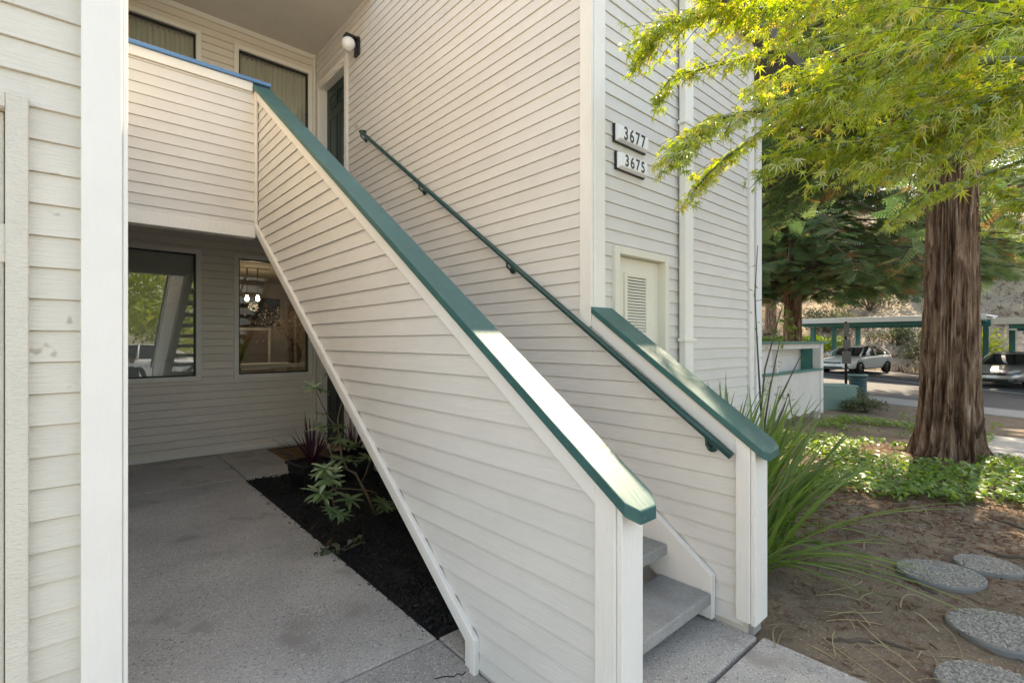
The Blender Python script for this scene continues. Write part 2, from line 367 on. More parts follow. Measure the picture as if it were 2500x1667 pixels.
strip('pavement', 16.6, KERB - .15, M_PAVE, .12, .4)
strip('bay_line', lambda y: 25.2 + .42 * max(y, -2), lambda y: 25.34 + .42 * max(y, -2), M_LINE, .004)
# concrete footpath on the right of the big tree
fp = MB(); 
for i in range(7):
    y0 = -11 + i * 1.72; fp2 = MB().box(9.6, 11.7, y0, y0 + 1.70, -.6, -.10)
    if i == 0: fpo = tag(fp2.build('footpath', M_PAVE), kind='structure')
    else: fp2.build('paving_slab', M_PAVE, fpo, bevel=.01)
# hillside
xs = np.arange(34, 120, 1.6); ys = np.arange(-70, 90, 2.0)
def hz(x, y):
    t = x - 34; h = .50 * min(t, 34) + .12 * max(t - 34, 0)
    return lot(x, y) - .3 + h + 1.1 * noise.noise(Vector((x * .12, y * .12, 3))) * min(t / 5, 1) + .35 * noise.noise(Vector((x * .5, y * .5, 3))) * min(t / 3, 1)
V = [(x, y, hz(x, y)) for y in ys for x in xs]; nx = len(xs)
Fc = [(j * nx + i, j * nx + i + 1, (j + 1) * nx + i + 1, (j + 1) * nx + i) for j in range(len(ys) - 1) for i in range(nx - 1)]
tag(link('hillside', pym('hillside', V, Fc, True), M_HILL), kind='structure')

N = 16000; xx = 34.3 + 30 * rng.random(N) ** 1.5; yy = rng.uniform(-14, 26, N); keep = (np.sin(xx * .9 + yy * .5) + np.sin(yy * 1.1 - xx * .4) + rng.normal(0, .6, N)) > -.4; xx, yy = xx[keep], yy[keep]; N = len(xx)
L = np.stack([xx, yy, [hz(a, b) - .03 for a, b in zip(xx, yy)]], 1); d = rvec(N, .5) + [0, 0, .7]
Vv, Ff, ix = rep([(-.12, 0, 0), (.12, 0, 0), (.02, 1, 0), (-.3, .1, 0), (-.2, 0, 0), (-.45, .8, .2), (.3, .1, 0), (.2, 0, 0), (.45, .75, -.2)], [(0, 1, 2), (3, 4, 5), (6, 7, 8)], frames(d, rvec(N), rng.uniform(.15, .5, N)), L)
tag(link('dry_grass', arrmesh('dry_grass', Vv, Ff, rng.random(N)[ix]), M_DRYG), 'dry straw-coloured grass and litter on the hillside', 'grass', kind='stuff')

# ------------------------------------------------------------------ siding
Z0, E = .8605, .0957
def clip(poly, a, b, c):                    # keep a*h + b*z <= c
    out = []
    for i in range(len(poly)):
        p, q = poly[i], poly[(i + 1) % len(poly)]
        fp_, fq = a * p[0] + b * p[1] - c, a * q[0] + b * q[1] - c
        if fp_ <= 0: out.append(p)
        if fp_ * fq < 0:
            t = fp_ / (fp_ - fq); out.append((p[0] + (q[0] - p[0]) * t, p[1] + (q[1] - p[1]) * t))
    return out
def siding(parent, axis, plane, poly, m, holes=(), gap=.0036, proud=.012):
    zs = [p[1] for p in poly]; k = math.floor((min(zs) - Z0) / E)
    while Z0 + k * E < max(zs):
        zb = Z0 + k * E; zt = zb + E; k += 1
        s = clip(clip(poly, 0, -1, -zb - gap), 0, 1, zt - .0002)
        if len(s) < 3: continue
        pieces = [s]
        for (h0, h1, a, b) in holes:
            nw = []
            for pc in pieces:
                if zt <= a or zb >= b: nw.append(pc); continue
                nw += [clip(pc, 1, 0, h0), clip(pc, -1, 0, -h1)]
                mid = clip(clip(pc, -1, 0, -h0), 1, 0, h1)
                if mid:
                    nw += [clip(mid, 0, 1, a), clip(mid, 0, -1, -b)]
            pieces = [q for q in nw if len(q) >= 3]
        for pc in pieces:
            if max(p[0] for p in pc) - min(p[0] for p in pc) < .004 or max(p[1] for p in pc) - min(p[1] for p in pc) < .004: continue
            j = random.uniform(-.0012, .0012)
            off = lambda z: proud - (proud - .0025) * (z - zb) / E + j
            P = (lambda o, h, z: (plane - o, h, z)) if axis == 'x' else (lambda o, h, z: (h, plane - o, z))
            n = len(pc)
            V = [P(off(z), h, z) for h, z in pc] + [P(-.004, h, z) for h, z in pc]
            Fc = [tuple(range(n)), tuple(range(n, 2 * n))[::-1]] + [(i, n + i, n + (i + 1) % n, (i + 1) % n) for i in range(n)]
            MB().add(V, Fc).build('siding_board', m, parent)
def holed(parent, name, axis, a0, a1, rect, holes, m):
    """wall core a0..a1 thick with rectangular openings, as one part"""
    h0, h1, z0, z1 = rect
    hs = sorted({h0, h1} | {v for o in holes for v in o[:2]}); zz = sorted({z0, z1} | {v for o in holes for v in o[2:]})
    b = MB()
    for i in range(len(hs) - 1):
        for j in range(len(zz) - 1):
            c = ((hs[i] + hs[i + 1]) / 2, (zz[j] + zz[j + 1]) / 2)
            if any(o[0] < c[0] < o[1] and o[2] < c[1] < o[3] for o in holes): continue
            if axis == 'x': b.box(a0, a1, hs[i], hs[i + 1], zz[j], zz[j + 1])
            else: b.box(hs[i], hs[i + 1], a0, a1, zz[j], zz[j + 1])
    return b.build(name, m, parent)

# ------------------------------------------------------------------ the building
XW, YF, YB = 2.655, 2.15, 7.215          # stair wall, street facade, back wall (core planes)
B = thing('apartment_building', 'cream clapboard apartment building with recessed entry, balcony and upper landing', 'building', (2.6, 4, 0))
B.location = (0, 0, 0)
DO = (6.16, 7.04)                        # doors in the stair wall
rooftop = lambda y: 4.62 + .40 * (y - 2.135)
# stair wall
holesW = [(DO[0], DO[1], -.2, 2.15), (DO[0], DO[1], 3.02, 5.13)]
w1 = holed(B, 'stair_wall', 'x', XW, XW + .14, (YF, YB + .2, -.3, 4.6), [(DO[0], DO[1], -.2, 2.15), (DO[0], DO[1], 3.02, 4.6)], M_CORE)
MB().extr('x', XW, XW + .14, [(YF, 4.6), (DO[0], 4.6), (DO[0], 5.13), (DO[1], 5.13), (DO[1], 4.6), (YB + .2, 4.6), (YB + .2, 6.5), (YF, 4.61)]).build('gable_wall', M_CORE, B)
siding(w1, 'x', XW, [(1.12, .0), (YB - .01, .0), (YB - .01, rooftop(YB)), (2.14, 4.55), (2.14, 1.62), (1.12, .90)], M_SY,
       holes=[(DO[0] - .09, DO[1] + .08, -.3, 2.24), (DO[0] - .09, DO[1] + .08, 2.9, 5.22)])
# back wall with four windows
WIN = {'la': (.225, 1.227, 1.012, 2.645), 'lb': (1.593, 2.598, 1.012, 2.645), 'ua': (.225, 1.227, 3.72, 5.383), 'ub': (1.593, 2.598, 3.72, 5.383)}
w2 = holed(B, 'back_wall', 'y', YB, YB + .14, (-.1, XW, -.3, 6.0), [(a + .05, b - .05, c + .05, d - .05) for a, b, c, d in WIN.values()], M_CORE)
siding(w2, 'y', YB, [(.13, .05), (XW - .02, .05), (XW - .02, 5.56), (.13, 5.56)], M_SXB, holes=[(a, b, c, d) for a, b, c, d in WIN.values()], gap=.009, proud=.02)
MB().box(.13, XW - .02, YB - .03, YB, .07, .118).build('base_trim', M_BEIGE, w2, bevel=.003)
MB().box(.13, XW - .02, YB - .026, YB, 5.56, 5.625).build('ceiling_trim', M_BEIGE, w2, bevel=.003)
for z0, z1 in ((0.1, 2.87), (3.0, 5.62)):
    MB().box(XW - .05, XW - .016, YB - .045, YB - .001, z0, z1).build('corner_batten', M_BEIGE, w2, bevel=.003)
for key, (a, b, c, d) in WIN.items():
    t = .055
    m = MB(); y0, y1 = YB - .034, YB + .06
    m.box(a, b, y0, y1, d - t, d); m.box(a, b, y0, y1, c, c + t); m.box(a, a + t, y0, y1, c + t, d - t); m.box(b - t, b, y0, y1, c + t, d - t)
    wo = m.build('window', M_BEIGE, B, bevel=.002)
    m = MB(); s = .018; y0, y1 = YB + .004, YB + .05; a2, b2, c2, d2 = a + t, b - t, c + t, d - t
    m.box(a2, b2, y0, y1, d2 - s, d2); m.box(a2, b2, y0, y1, c2, c2 + s); m.box(a2, a2 + s, y0, y1, c2 + s, d2 - s); m.box(b2 - s, b2, y0, y1, c2 + s, d2 - s)
    m.build('frame', M_FRAME, wo)
    MB().box(a2 + s, b2 - s, YB + .024, YB + .030, c2 + s, d2 - s).build('pane', M_GLASS, wo)
# balcony front
YBAL = 5.315
w3 = MB().box(.0, 1.40, YBAL, YBAL + .10, 2.56, 4.03).build('balcony_wall', M_CORE, B)
siding(w3, 'y', YBAL, [(.13, 2.64), (1.352, 2.64), (1.352, 3.94), (.13, 3.94)], M_SX)
MB().box(.0, 1.362, YBAL - .024, YBAL + .1, 2.515, 2.635).build('bottom_trim', M_TRIM, w3, bevel=.004)
MB().box(.0, 1.335, YBAL - .03, YBAL + .02, 3.945, 4.03).build('top_trim', M_TRIM, w3, bevel=.003)
MB().box(.0, 1.497, YBAL - .055, YBAL + .13, 4.032, 4.066).build('blue_cap', M_BLUE, w3, bevel=.004)
MB().box(1.352, 1.374, YBAL - .05, YBAL - .001, 2.64, 3.95).build('corner_batten', M_TRIM, w3, bevel=.003)
MB().box(-.1, XW, YBAL + .1, YB, 2.875, 2.95).build('balcony_floor', M_SOFF, B)
# upper ceiling and roofs
MB().box(-.1, XW + .1, 5.42, YB + .3, 5.625, 5.85).build('soffit', M_SOFF, B)
MB().box(-.1, XW - .02, 5.385, 5.42, 5.54, 5.87).build('fascia', M_BEIGE, B, bevel=.004)
MB().extr('x', XW - .1, 6.6, [(1.95, 4.56), (YB + 3, rooftop(YB + 3) + .02), (YB + 3, rooftop(YB + 3) + .16), (1.95, 4.70)]).build('roof', M_ROOF, B)
MB().box(-9, .12, 1.75, YB + 3, 5.9, 6.1).build('roof', M_ROOF, B)
MB().box(-9, XW, 5.42, YB + 3.4, 5.86, 6.05).build('roof', M_ROOF, B)
# doors in the stair wall
def panel_door(z0, z1, label):
    x = XW + .085
    d = MB().box(x, x + .045, DO[0] + .03, DO[1] - .03, z0, z1 - .03).build('door', M_DOOR, B, bevel=.003); d['label'] = label
    h = z1 - z0
    for (ya, yb) in ((DO[0] + .13, DO[0] + .41), (DO[0] + .47, DO[0] + .75)):
        for (za, zb) in ((.10, .36), (.42, .78), (.84, .93)):
            p = MB(); a, b, c, e = ya, yb, z0 + za * h, z0 + zb * h
            for q in ((a, a + .025, c, e), (b - .025, b, c, e), (a, b, c, c + .025), (a, b, e - .025, e)):
                p.box(x - .008, x - .0005, q[0], q[1], q[2], q[3])
            p.box(x - .006, x - .0005, a + .05, b - .05, c + .05, e - .05)
            p.build('door_panel', M_DOOR, d, bevel=.002)
    f = MB(); t = .075
    for (ya, yb, za, zb) in ((DO[0] - t, DO[0], z0 - .02, z1 + t), (DO[1], DO[1] + t, z0 - .02, z1 + t), (DO[0], DO[1], z1, z1 + t)):
        f.box(XW - .03, XW + .02, ya, yb, za, zb)
    for (ya, yb, za, zb) in ((DO[0], DO[0] + .025, z0, z1), (DO[1] - .025, DO[1], z0, z1), (DO[0], DO[1], z1 - .028, z1)):
        f.box(XW - .02, XW + .14, ya, yb, za, zb)
    f.build('door_frame', M_TRIM, B, bevel=.003)
    k = MB().lathe([(.001, -.075), (.022, -.07), (.028, -.05), (.02, -.03), (.012, -.025), (.012, -.004), (.028, -.003), (.028, 0)], 14, (x, DO[0] + .1, z0 + .95), 'x').build('knob', M_BRASS, d, smooth=True)
panel_door(.06, 2.13, 'dark green panelled lower entry door behind the bush')
panel_door(2.97, 5.10, 'dark green panelled upper door at the head of the stairs')
# street facade: number wall
XE = 5.25
LD = (2.885, 3.60, -.1, 2.185)
w4 = holed(B, 'number_wall', 'y', YF, YF + .14, (XW + .14, XE, -.3, 4.6), [(LD[0] + .05, LD[1] - .05, -.3, 2.14)], M_CORE)
siding(w4, 'y', YF, [(2.70, -.1), (XE, -.1), (XE, 4.56), (2.70, 4.56)], M_SX, holes=[LD])
MB().box(2.622, 2.652, 2.121, 2.222, 1.60, 4.58).build('corner_board', M_TRIM, B, bevel=.004)
MB().box(2.653, 2.769, 2.112, 2.14, 1.70, 4.58).build('corner_board', M_TRIM, B, bevel=.004)
m = MB(); t = .055
for (a, b, c, d_) in ((LD[0], LD[0] + t, -.1, LD[3]), (LD[1] - t, LD[1], -.1, LD[3]), (LD[0] + t, LD[1] - t, LD[3] - t, LD[3])):
    m.box(a, b, YF - .04, YF + .03, c, d_)
m.build('door_frame', M_CREAMDOOR, B, bevel=.004)
ld = MB().box(LD[0] + t, LD[1] - t, YF + .02, YF + .055, -.08, LD[3] - t - .004).build('louvred_door', M_CREAMDOOR, B, bevel=.003)
ld['label'] = 'cream utility door with a louvred vent'
p1 = at(1535, 690, y=YF); p2 = at(1580, 690, y=YF); va, vb = p1.x, p2.x; vz0, vz1 = 1.56, 1.985
m = MB()
for (a, b, c, d_) in ((va - .035, va, vz0 - .03, vz1 + .03), (vb, vb + .03, vz0 - .03, vz1 + .03), (va, vb, vz1, vz1 + .03), (va, vb, vz0 - .03, vz0)):
    m.box(a, b, YF + .008, YF + .03, c, d_)
m.build('vent_frame', M_CREAMDOOR, ld, bevel=.002)
MB().box(va, vb, YF + .018, YF + .0195, vz0, vz1).build('vent_back', M_BLACK, ld)
n = 19; st = (vz1 - vz0) / n
for i in range(n):
    z = vz0 + i * st
    MB().add([(va, YF + .006, z), (vb, YF + .006, z), (vb, YF + .0175, z + st * .75), (va, YF + .0175, z + st * .75), (va, YF + .010, z - .002), (vb, YF + .010, z - .002), (vb, YF + .018, z + st * .7), (va, YF + .018, z + st * .7)],
             [(0, 1, 2, 3), (4, 7, 6, 5), (0, 4, 5, 1), (3, 2, 6, 7), (0, 3, 7, 4), (1, 5, 6, 2)]).build('louvre_slat', M_CREAMDOOR, ld)
# downspouts
def spout(u0, u1, yw, ztop, m, parent, straps):
    x0 = at(u0, 700, y=yw - .06).x; x1 = at(u1, 700, y=yw - .06).x
    k = 5; poly = []
    for i in range(k * 2 + 1):
        poly.append((x0 + (x1 - x0) * i / (k * 2), yw - .065 - (.006 if i % 2 else 0)))
    poly += [(x1, yw - .012), (x0, yw - .012)]
    o = MB().extr('z', -.05, ztop, poly).build('downspout', m, parent)
    for z in straps: MB().box(x0 - .03, x1 + .03, yw - .078, yw - .015, z, z + .028).build('strap', m, o, bevel=.002)
    return o
spout(1672, 1692, YF - .016, 4.5, M_BEIGE, B, (1.50, 3.3))
MB().box(XE - .002, XE + .022, YF - .03, 2.62, -.1, 4.56).build('corner_board', M_TRIM, B, bevel=.004)
MB().box(XE - .09, XE - .004, YF - .034, YF - .002, -.1, 4.56).build('corner_board', M_TRIM, B, bevel=.004)
w5 = MB().box(XE, 6.45, 2.62, 2.75, -.3, 4.7).build('side_wall', M_CORE, B)
siding(w5, 'y', 2.62, [(XE + .02, -.1), (6.45, -.1), (6.45, 4.6), (XE + .02, 4.6)], M_SX)
MB().box(6.36, 6.452, 2.585, 2.615, -.1, 4.6).build('corner_board', M_TRIM, B, bevel=.003)
spout(1846, 1859, 2.60, 4.5, M_WHITE, B, ())
MB().box(6.44, 6.58, 2.66, 9, -.3, 4.7).build('end_wall', M_CORE, B)
# left facade
YL = 2.066
LD2 = (-1.0, -.09, -.1, 2.219)
w6 = holed(B, 'left_wall', 'y', YL, YL + .14, (-9, .12, -.3, 5.95), [(LD2[0] + .04, LD2[1] - .04, -.3, 2.19)], M_CORE)
siding(w6, 'y', YL, [(-2.2, -.05), (.05, -.05), (.05, 4.6), (-2.2, 4.6)], M_OLD, holes=[LD2])
MB().box(.0, .13, YL + .14, YB + .1, -.3, 5.95).build('recess_wall', M_CORE, B)
MB().box(.026, .1275, YL - .042, YL + .1, -.2, 5.9).build('corner_board', M_TRIM, B, bevel=.004)
MB().box(.1285, .142, YL - .036, YL + .12, -.2, 5.9).build('corner_board', M_TRIM, B, bevel=.003)
m = MB()
for (a, b, c, d_) in ((LD2[1] - .048, LD2[1], -.1, LD2[3]), (LD2[0], LD2[0] + .048, -.1, LD2[3]), (LD2[0] + .048, LD2[1] - .048, LD2[3] - .045, LD2[3])):
    m.box(a, b, YL - .04, YL + .05, c, d_)
m.build('door_frame', mat('textured trim paint', (.70, .66, .57), .55, bump=.8, bscale=60, stretch=(1, 1, 3), var=.04), B, bevel=.004)
sdoor = MB().box(LD2[0] + .05, LD2[1] - .053, YL + .0, YL + .04, -.05, LD2[3] - .05).build('side_door', M_OLD, B, bevel=.003)
for z in (.32, 1.73):
    MB().lathe([(.001, 0), (.010, .001), (.010, .11), (.001, .111)], 12, (LD2[1] - .052, YL - .012, z), 'z').build('hinge', M_OLD, sdoor)
# landing floor behind the stairs' head
MB().box(1.40, XW, 5.17, YBAL + .1, 2.60, 2.95).build('landing', M_CONC, B)

# ------------------------------------------------------------------ staircase
ST = thing('staircase', 'open-riser staircase with clapboard parapets and dark green sloping caps', 'staircase', (2, 1, 0)); ST.location = (0, 0, 0)
cz = lambda y: .978 + .7004 * (y - .941)             # near cap, top
lz = lambda y: .113 + .7066 * (y - 1.849)            # lower edge of the near parapet
par = MB().extr('x', 1.387, 1.455, [(1.0, -.02), (1.83, -.02), (1.83, lz(1.83) + .02), (5.3, lz(5.3) + .02), (5.3, cz(5.3) - .06), (1.0, cz(1.0) - .06)]).build('parapet', M_CORE, ST)
siding(par, 'x', 1.387, [(1.08, .02), (1.765, .02), (1.765, .16), (5.262, lz(5.262) + .11), (5.262, cz(5.262) - .14), (1.08, cz(1.08) - .14)], M_SY)
MB().extr('x', 1.362, 1.386, [(1.085, cz(1.085) - .145), (5.262, cz(5.262) - .145), (5.262, cz(5.262) - .05), (1.085, cz(1.085) - .05)]).build('cap_trim', M_TRIMH, par, bevel=.003)
k = .7066
MB().extr('x', 1.366, 1.47, [(1.849, -.01), (1.849, .113), (5.30, lz(5.30)), (5.30, lz(5.3) + .062), (1.80, .113 - .049 * k + .062), (1.80, -.01)]).build('skirt_board', M_TRIMH, par, bevel=.003)
MB().extr('x', 1.350, 1.380, [(1.7985, -.005), (1.7985, .141), (5.29, lz(5.29) + .060), (5.29, lz(5.29) + .118), (1.757, .158), (1.757, -.005)]).build('skirt_batten', M_TRIM, par, bevel=.006)
def cap(outline, zt, th, name):
    V = [(x, y, zt(y)) for x, y in outline] + [(x, y, zt(y) - th) for x, y in outline]; n = len(outline)
    return MB().add(V, [tuple(range(n)), tuple(range(n, 2 * n))[::-1]] + [(i, (i + 1) % n, n + (i + 1) % n, n + i) for i in range(n)]).build(name, M_GREEN, ST, bevel=.004)
cap([(1.335, 5.285), (1.498, 5.285), (1.498, .945), (1.463, .905), (1.371, .905), (1.335, .941)], cz, .047, 'parapet_cap')
po = MB().extr('x', 1.357, 1.486, [(.995, -.03), (1.084, -.03), (1.084, cz(1.084) - .05), (.995, cz(.995) - .05)]).build('newel_post', M_TRIM, ST, bevel=.005)
MB().extr('x', 1.362, 1.484, [(.970, -.03), (.9935, -.03), (.9935, cz(.9935) - .05), (.970, cz(.970) - .05)]).build('face_board', M_TRIM, po, bevel=.004)
rz_ = lambda y: .9495 + .7128 * (y - 1.007)
cap([(2.605, 2.109), (2.838, 2.109), (2.838, 1.04), (2.80, .997), (2.645, .985), (2.605, 1.007)], rz_, .045, 'parapet_cap')
pr = MB().extr('x', 2.657, 2.77, [(1.10, -.04), (2.13, -.04), (2.13, rz_(2.13) - .05), (1.10, rz_(1.10) - .05)]).build('parapet', M_CORE, ST)
siding_r = MB().extr('x', 2.629, 2.6385, [(1.152, rz_(1.152) - .15), (2.118, rz_(2.118) - .15), (2.118, rz_(2.118) - .048), (1.152, rz_(1.152) - .048)]).build('cap_trim', M_TRIMH, pr, bevel=.002)
MB().box(2.665, 2.76, 1.075, 1.13, -.04, .05).build('post_footing', M_PAVE, pr)
po = MB().extr('x', 2.620, 2.786, [(1.075, .035), (1.150, .035), (1.150, rz_(1.150) - .047), (1.075, rz_(1.075) - .047)]).build('newel_post', M_TRIM, ST, bevel=.004)
MB().extr('x', 2.626, 2.784, [(1.050, .028), (1.0735, .028), (1.0735, rz_(1.0735) - .047), (1.050, rz_(1.050) - .047)]).build('face_board', M_TRIM, po, bevel=.004)
for (x0, x1) in ((2.595, 2.636), (1.457, 1.495)):
    MB().extr('x', x0, x1, [(1.266, -.01), (1.266, .226), (5.2, .226 + .7 * (5.2 - 1.266)), (5.2, .226 + .7 * (5.2 - 1.266) - .36), (1.42, -.01)]).build('stringer', M_TRIM, ST, bevel=.003)
for i in range(16):
    y = 1.268 + .2625 * i; z = .134 + .1876 * i
    t = MB().box(1.497, 2.593, y, y + .31, z - .062, z).build('tread', M_TREAD, ST, bevel=.008)
    MB().box(2.55, 2.592, y + .05, y + .26, z - .10, z - .064).build('support_angle', M_TRIM, t, bevel=.003)

# handrail on the stair wall
HR = thing('handrail', 'dark green metal pipe handrail bracketed to the stair wall', 'handrail', (0, 0, 0))
h0 = at(1786, 1114, x=2.565); h1 = at(880, 322, x=2.565)
pts = [h0 + (h1 - h0) * t for t in np.linspace(0, 1, 12)]
d = (h1 - h0).normalized(); pts = pts + [h1 + d * .03 + Vector((.03, 0, 0)), h1 + d * .035 + Vector((.07, .0, -.0))]
MB().tube(pts, .0205, 16).build('pipe', M_RAIL, HR, smooth=True)
for u, v in ((893, 345), (1036, 471), (1252, 667), (1738, 1111)):
    q = at(u, v, x=2.63); t = (q.y - h0.y) / (h1.y - h0.y); p = h0 + (h1 - h0) * t
    br = MB().lathe([(.001, -.012), (.030, -.012), (.033, -.004), (.033, .002), (.001, .003)], 18, (2.637, p.y, p.z - .075), 'x')
    br.tube([(2.632, p.y, p.z - .075), (2.60, p.y, p.z - .078), (2.572, p.y, p.z - .06), (2.565, p.y, p.z - .018)], .008, 8)
    br.build('bracket', M_RAIL, HR, smooth=True)

# globe lamp by the upper door
p = at(856, 112, x=2.52); q = at(872, 108, x=2.63)
LP = thing('wall_lamp', 'white opal globe lamp on a black bracket beside the upper door', 'lamp', (0, 0, 0))
m = MB().box(2.615, 2.638, q.y - .06, q.y + .06, q.z - .15, q.z + .06); m.build('back_plate', M_BLACK, LP, bevel=.004)
MB().box(2.47, 2.62, q.y - .045, q.y + .045, q.z + .035, q.z + .062).build('arm', M_BLACK, LP, bevel=.004)
gl = MB().lathe([(.001, -.08)] + [(.08 * math.cos(a), .08 * math.sin(a)) for a in np.linspace(-1.5, 1.5, 18)] + [(.001, .08)], 28, (p.x, q.y, q.z - .045)); gl.build('globe', M_GLOBE, LP, smooth=True)
hk = at(872, 308, x=2.625); MB().tube([hk + Vector((.01, 0, 0)), hk + Vector((-.015, 0, 0)), hk + Vector((-.025, 0, -.012)), hk + Vector((-.022, 0, -.03)), hk + Vector((-.008, 0, -.032))], .004, 8).build('wall_hook', M_BRASS, None, smooth=True)
tag(bpy.data.objects['wall_hook'], 'small brass hook screwed to the wall above the handrail end', 'hook')

# house numbers
def number(txt, u0, u1, vt, vb, ht, label):
    ys = YF - .018; p = at(u0, vt, y=ys); q = at(u0, vb, y=ys); x1 = at(u1, vt, y=ys).x
    t = thing('house_number', label, 'sign', (0, 0, 0)); x0, z0, z1 = p.x, q.z, p.z
    MB().box(x0, x1, ys - .008, ys + .01, z0, z1).build('back_box', M_BLACK, t, bevel=.003)
    a, b = .004, .016; yb, yf = ys - .008, ys - .045
    V = [(x0 + a, yb, z0 + a), (x1 - a, yb, z0 + a), (x1 - a, yb, z1 - a), (x0 + a, yb, z1 - a), (x0 + b, yf, z0 + b), (x1 - b, yf, z0 + b), (x1 - b, yf, z1 - b), (x0 + b, yf, z1 - b)]
    MB().add(V, [(4, 5, 6, 7), (0, 1, 5, 4), (1, 2, 6, 5), (2, 3, 7, 6), (3, 0, 4, 7), (3, 2, 1, 0)]).build('lens', M_NUM, t, bevel=.008)
    c = bpy.data.curves.new('digits', 'FONT'); c.body = txt; c.size = 1; c.align_x = 'CENTER'; c.space_character = 1.25; c.offset = .02
    o = bpy.data.objects.new('tmp', c); COL.objects.link(o); bpy.context.view_layer.update()
    me = bpy.data.meshes.new_from_object(o.evaluated_get(bpy.context.evaluated_depsgraph_get())); bpy.data.objects.remove(o)
    co = np.array([v.co for v in me.vertices]); lo, hi = co.min(0), co.max(0); co = (co - (lo + hi) / 2) / (hi - lo + 1e-9)
    wd = ((x1 - x0) - 2 * b) * .74
    for v, c3 in zip(me.vertices, co): v.co = (c3[0] * wd, 0, c3[1] * ht)
    me.materials.clear()
    link('digits', me, M_BLACK, t, loc=((x0 + x1) / 2, yf - .0015, (z0 + z1) / 2))
number('3677', 1498, 1575, 301, 346, .098, 'upper white number box reading 3677')
number('3675', 1502, 1572, 369, 413, .086, 'lower white number box reading 3675')

# ------------------------------------------------------------------ rooms behind the windows
RM = thing('living_room', 'dim beige living room seen through the lower windows', 'room', (0, 0, 0))
m = MB(); x0, x1, y0, y1, z0, z1 = -.9, 3.6, YB + .141, 11.5, .08, 2.76
m.box(x0 - .1, x0, y0, y1, z0, z1); m.box(x1, x1 + .1, y0, y1, z0, z1); m.box(x0 - .1, x1 + .1, y1, y1 + .1, z0, z1); m.build('room_walls', M_ROOM, RM)
MB().box(x0 - .1, x1 + .1, y0, y1 + .1, z0 - .1, z0 - .001).build('room_floor', M_WOOD, RM)
MB().box(x0 - .1, x1 + .1, y0, y1 + .1, z1 + .001, z1 + .15).build('room_ceiling', M_ROOM, RM)
for (a, b, c, d_, l) in ((WIN['ua'] + ('pleated beige curtain behind the upper left window',)), (WIN['ub'] + ('pleated beige curtain behind the window next to the upper door',))):
    nn = 240; V = []
    for i in range(nn + 1):
        x = a + .06 + (b - a - .12) * i / nn; s = math.sin(i * .42 + .8 * math.sin(i * .07)); y = YB + .085 + .02 * s + .005 * math.sin(i * 1.7)
        V += [(x, y, c - .05), (x, y + .01 * s, d_ - .09)]
    tag(link('curtain', pym('curtain', V, [(2 * i, 2 * i + 2, 2 * i + 3, 2 * i + 1) for i in range(nn)], True), M_CURT), l, 'curtain', 'curtains behind the upper windows')
    MB().box(a - .2, b + .05, YB + .30, YB + .32, c - .2, d_ + .1).build('room_backing', M_CORE, B)
bl = thing('vertical_blind', 'grey vertical slat blind behind the lower left window', 'blind', (0, 0, 0))
MB().box(.28, 1.17, YB + .06, YB + .11, 2.55, 2.59).build('head_rail', M_BLIND, bl)
for i in range(12):
    x = .285 + i * .0745; V = []
    MB().add([(x, YB + .070, 1.07), (x + .078, YB + .085, 1.07), (x + .078, YB + .085, 2.55), (x, YB + .070, 2.55)], [(0, 1, 2, 3)]).build('slat', M_BLIND, bl)
# furniture glimpsed in the right window
tb = thing('console_table', 'pale console table inside the right lower window', 'table', (0, 0, 0))
MB().box(1.9, 3.3, 8.5, 9.0, 1.08, 1.14).build('table_top', M_TRIM, tb, bevel=.004)
for (x, y) in ((1.93, 8.53), (3.22, 8.53), (1.93, 8.93), (3.22, 8.93)): MB().box(x, x + .05, y, y + .05, .08, 1.08).build('leg', M_TRIM, tb)
tv = thing('television', 'dark flat television on the wall inside the right lower window', 'television', (0, 0, 0))
MB().box(2.55, 3.4, 11.40, 11.46, 1.85, 2.4).build('screen', M_CGLASS, tv, bevel=.006)
MB().box(2.52, 3.43, 11.45, 11.499, 1.82, 2.43).build('bezel', M_BLACK, tv, bevel=.004)
pf = thing('framed_picture', 'framed dark picture leaning inside the right lower window', 'picture', (0, 0, 0))
MB().box(2.2, 2.9, 10.4, 10.44, 1.0, 1.72).build('canvas', M_POT, pf); m = MB()
for (a, b, c, d_) in ((2.16, 2.2, .96, 1.76), (2.9, 2.94, .96, 1.76), (2.2, 2.9, 1.72, 1.76), (2.2, 2.9, .96, 1.0)): m.box(a, b, 10.38, 10.45, c, d_)
m.build('frame', M_TRIM, pf); MB().box(2.1, 3.0, 10.3, 10.6, .08, .958).build('cabinet', M_WOOD, pf)
vs = thing('flower_vase', 'brown vase of dried pale flowers on the console table', 'vase', (2.84, 8.72, 1.142))
MB().lathe([(.001, 0), (.09, .0), (.13, .1), (.12, .22), (.06, .30), (.07, .33), (.05, .33)], 20).build('vase', M_POT, vs, smooth=True)
N = 900; c = rvec(N) * [.24, .13, .15] + [-.12, 0, .62]; 
Vv, Ff, ix = rep(LEAFQ_V, LEAFQ_F, frames(rvec(N), rvec(N), rng.uniform(.02, .045, N)), c)
link('flowers', arrmesh('flowers', Vv, Ff, rng.random(N)[ix]), M_FLOW, vs)
m = MB()
for i in range(14): m.tube([(0, 0, .3), (random.uniform(-.3, .15), random.uniform(-.1, .1), .62)], .003, 4)
m.build('stems', M_STEM, vs)
pl = thing('house_plant', 'leafy palm plant inside the right lower window', 'plant', (1.78, 8.0, .08))
MB().lathe([(.001, 0), (.14, 0), (.18, .35), (.15, .36), (.15, .3), (.001, .3)], 20).build('pot', M_POT, pl, smooth=True)
V = []; Fc = []
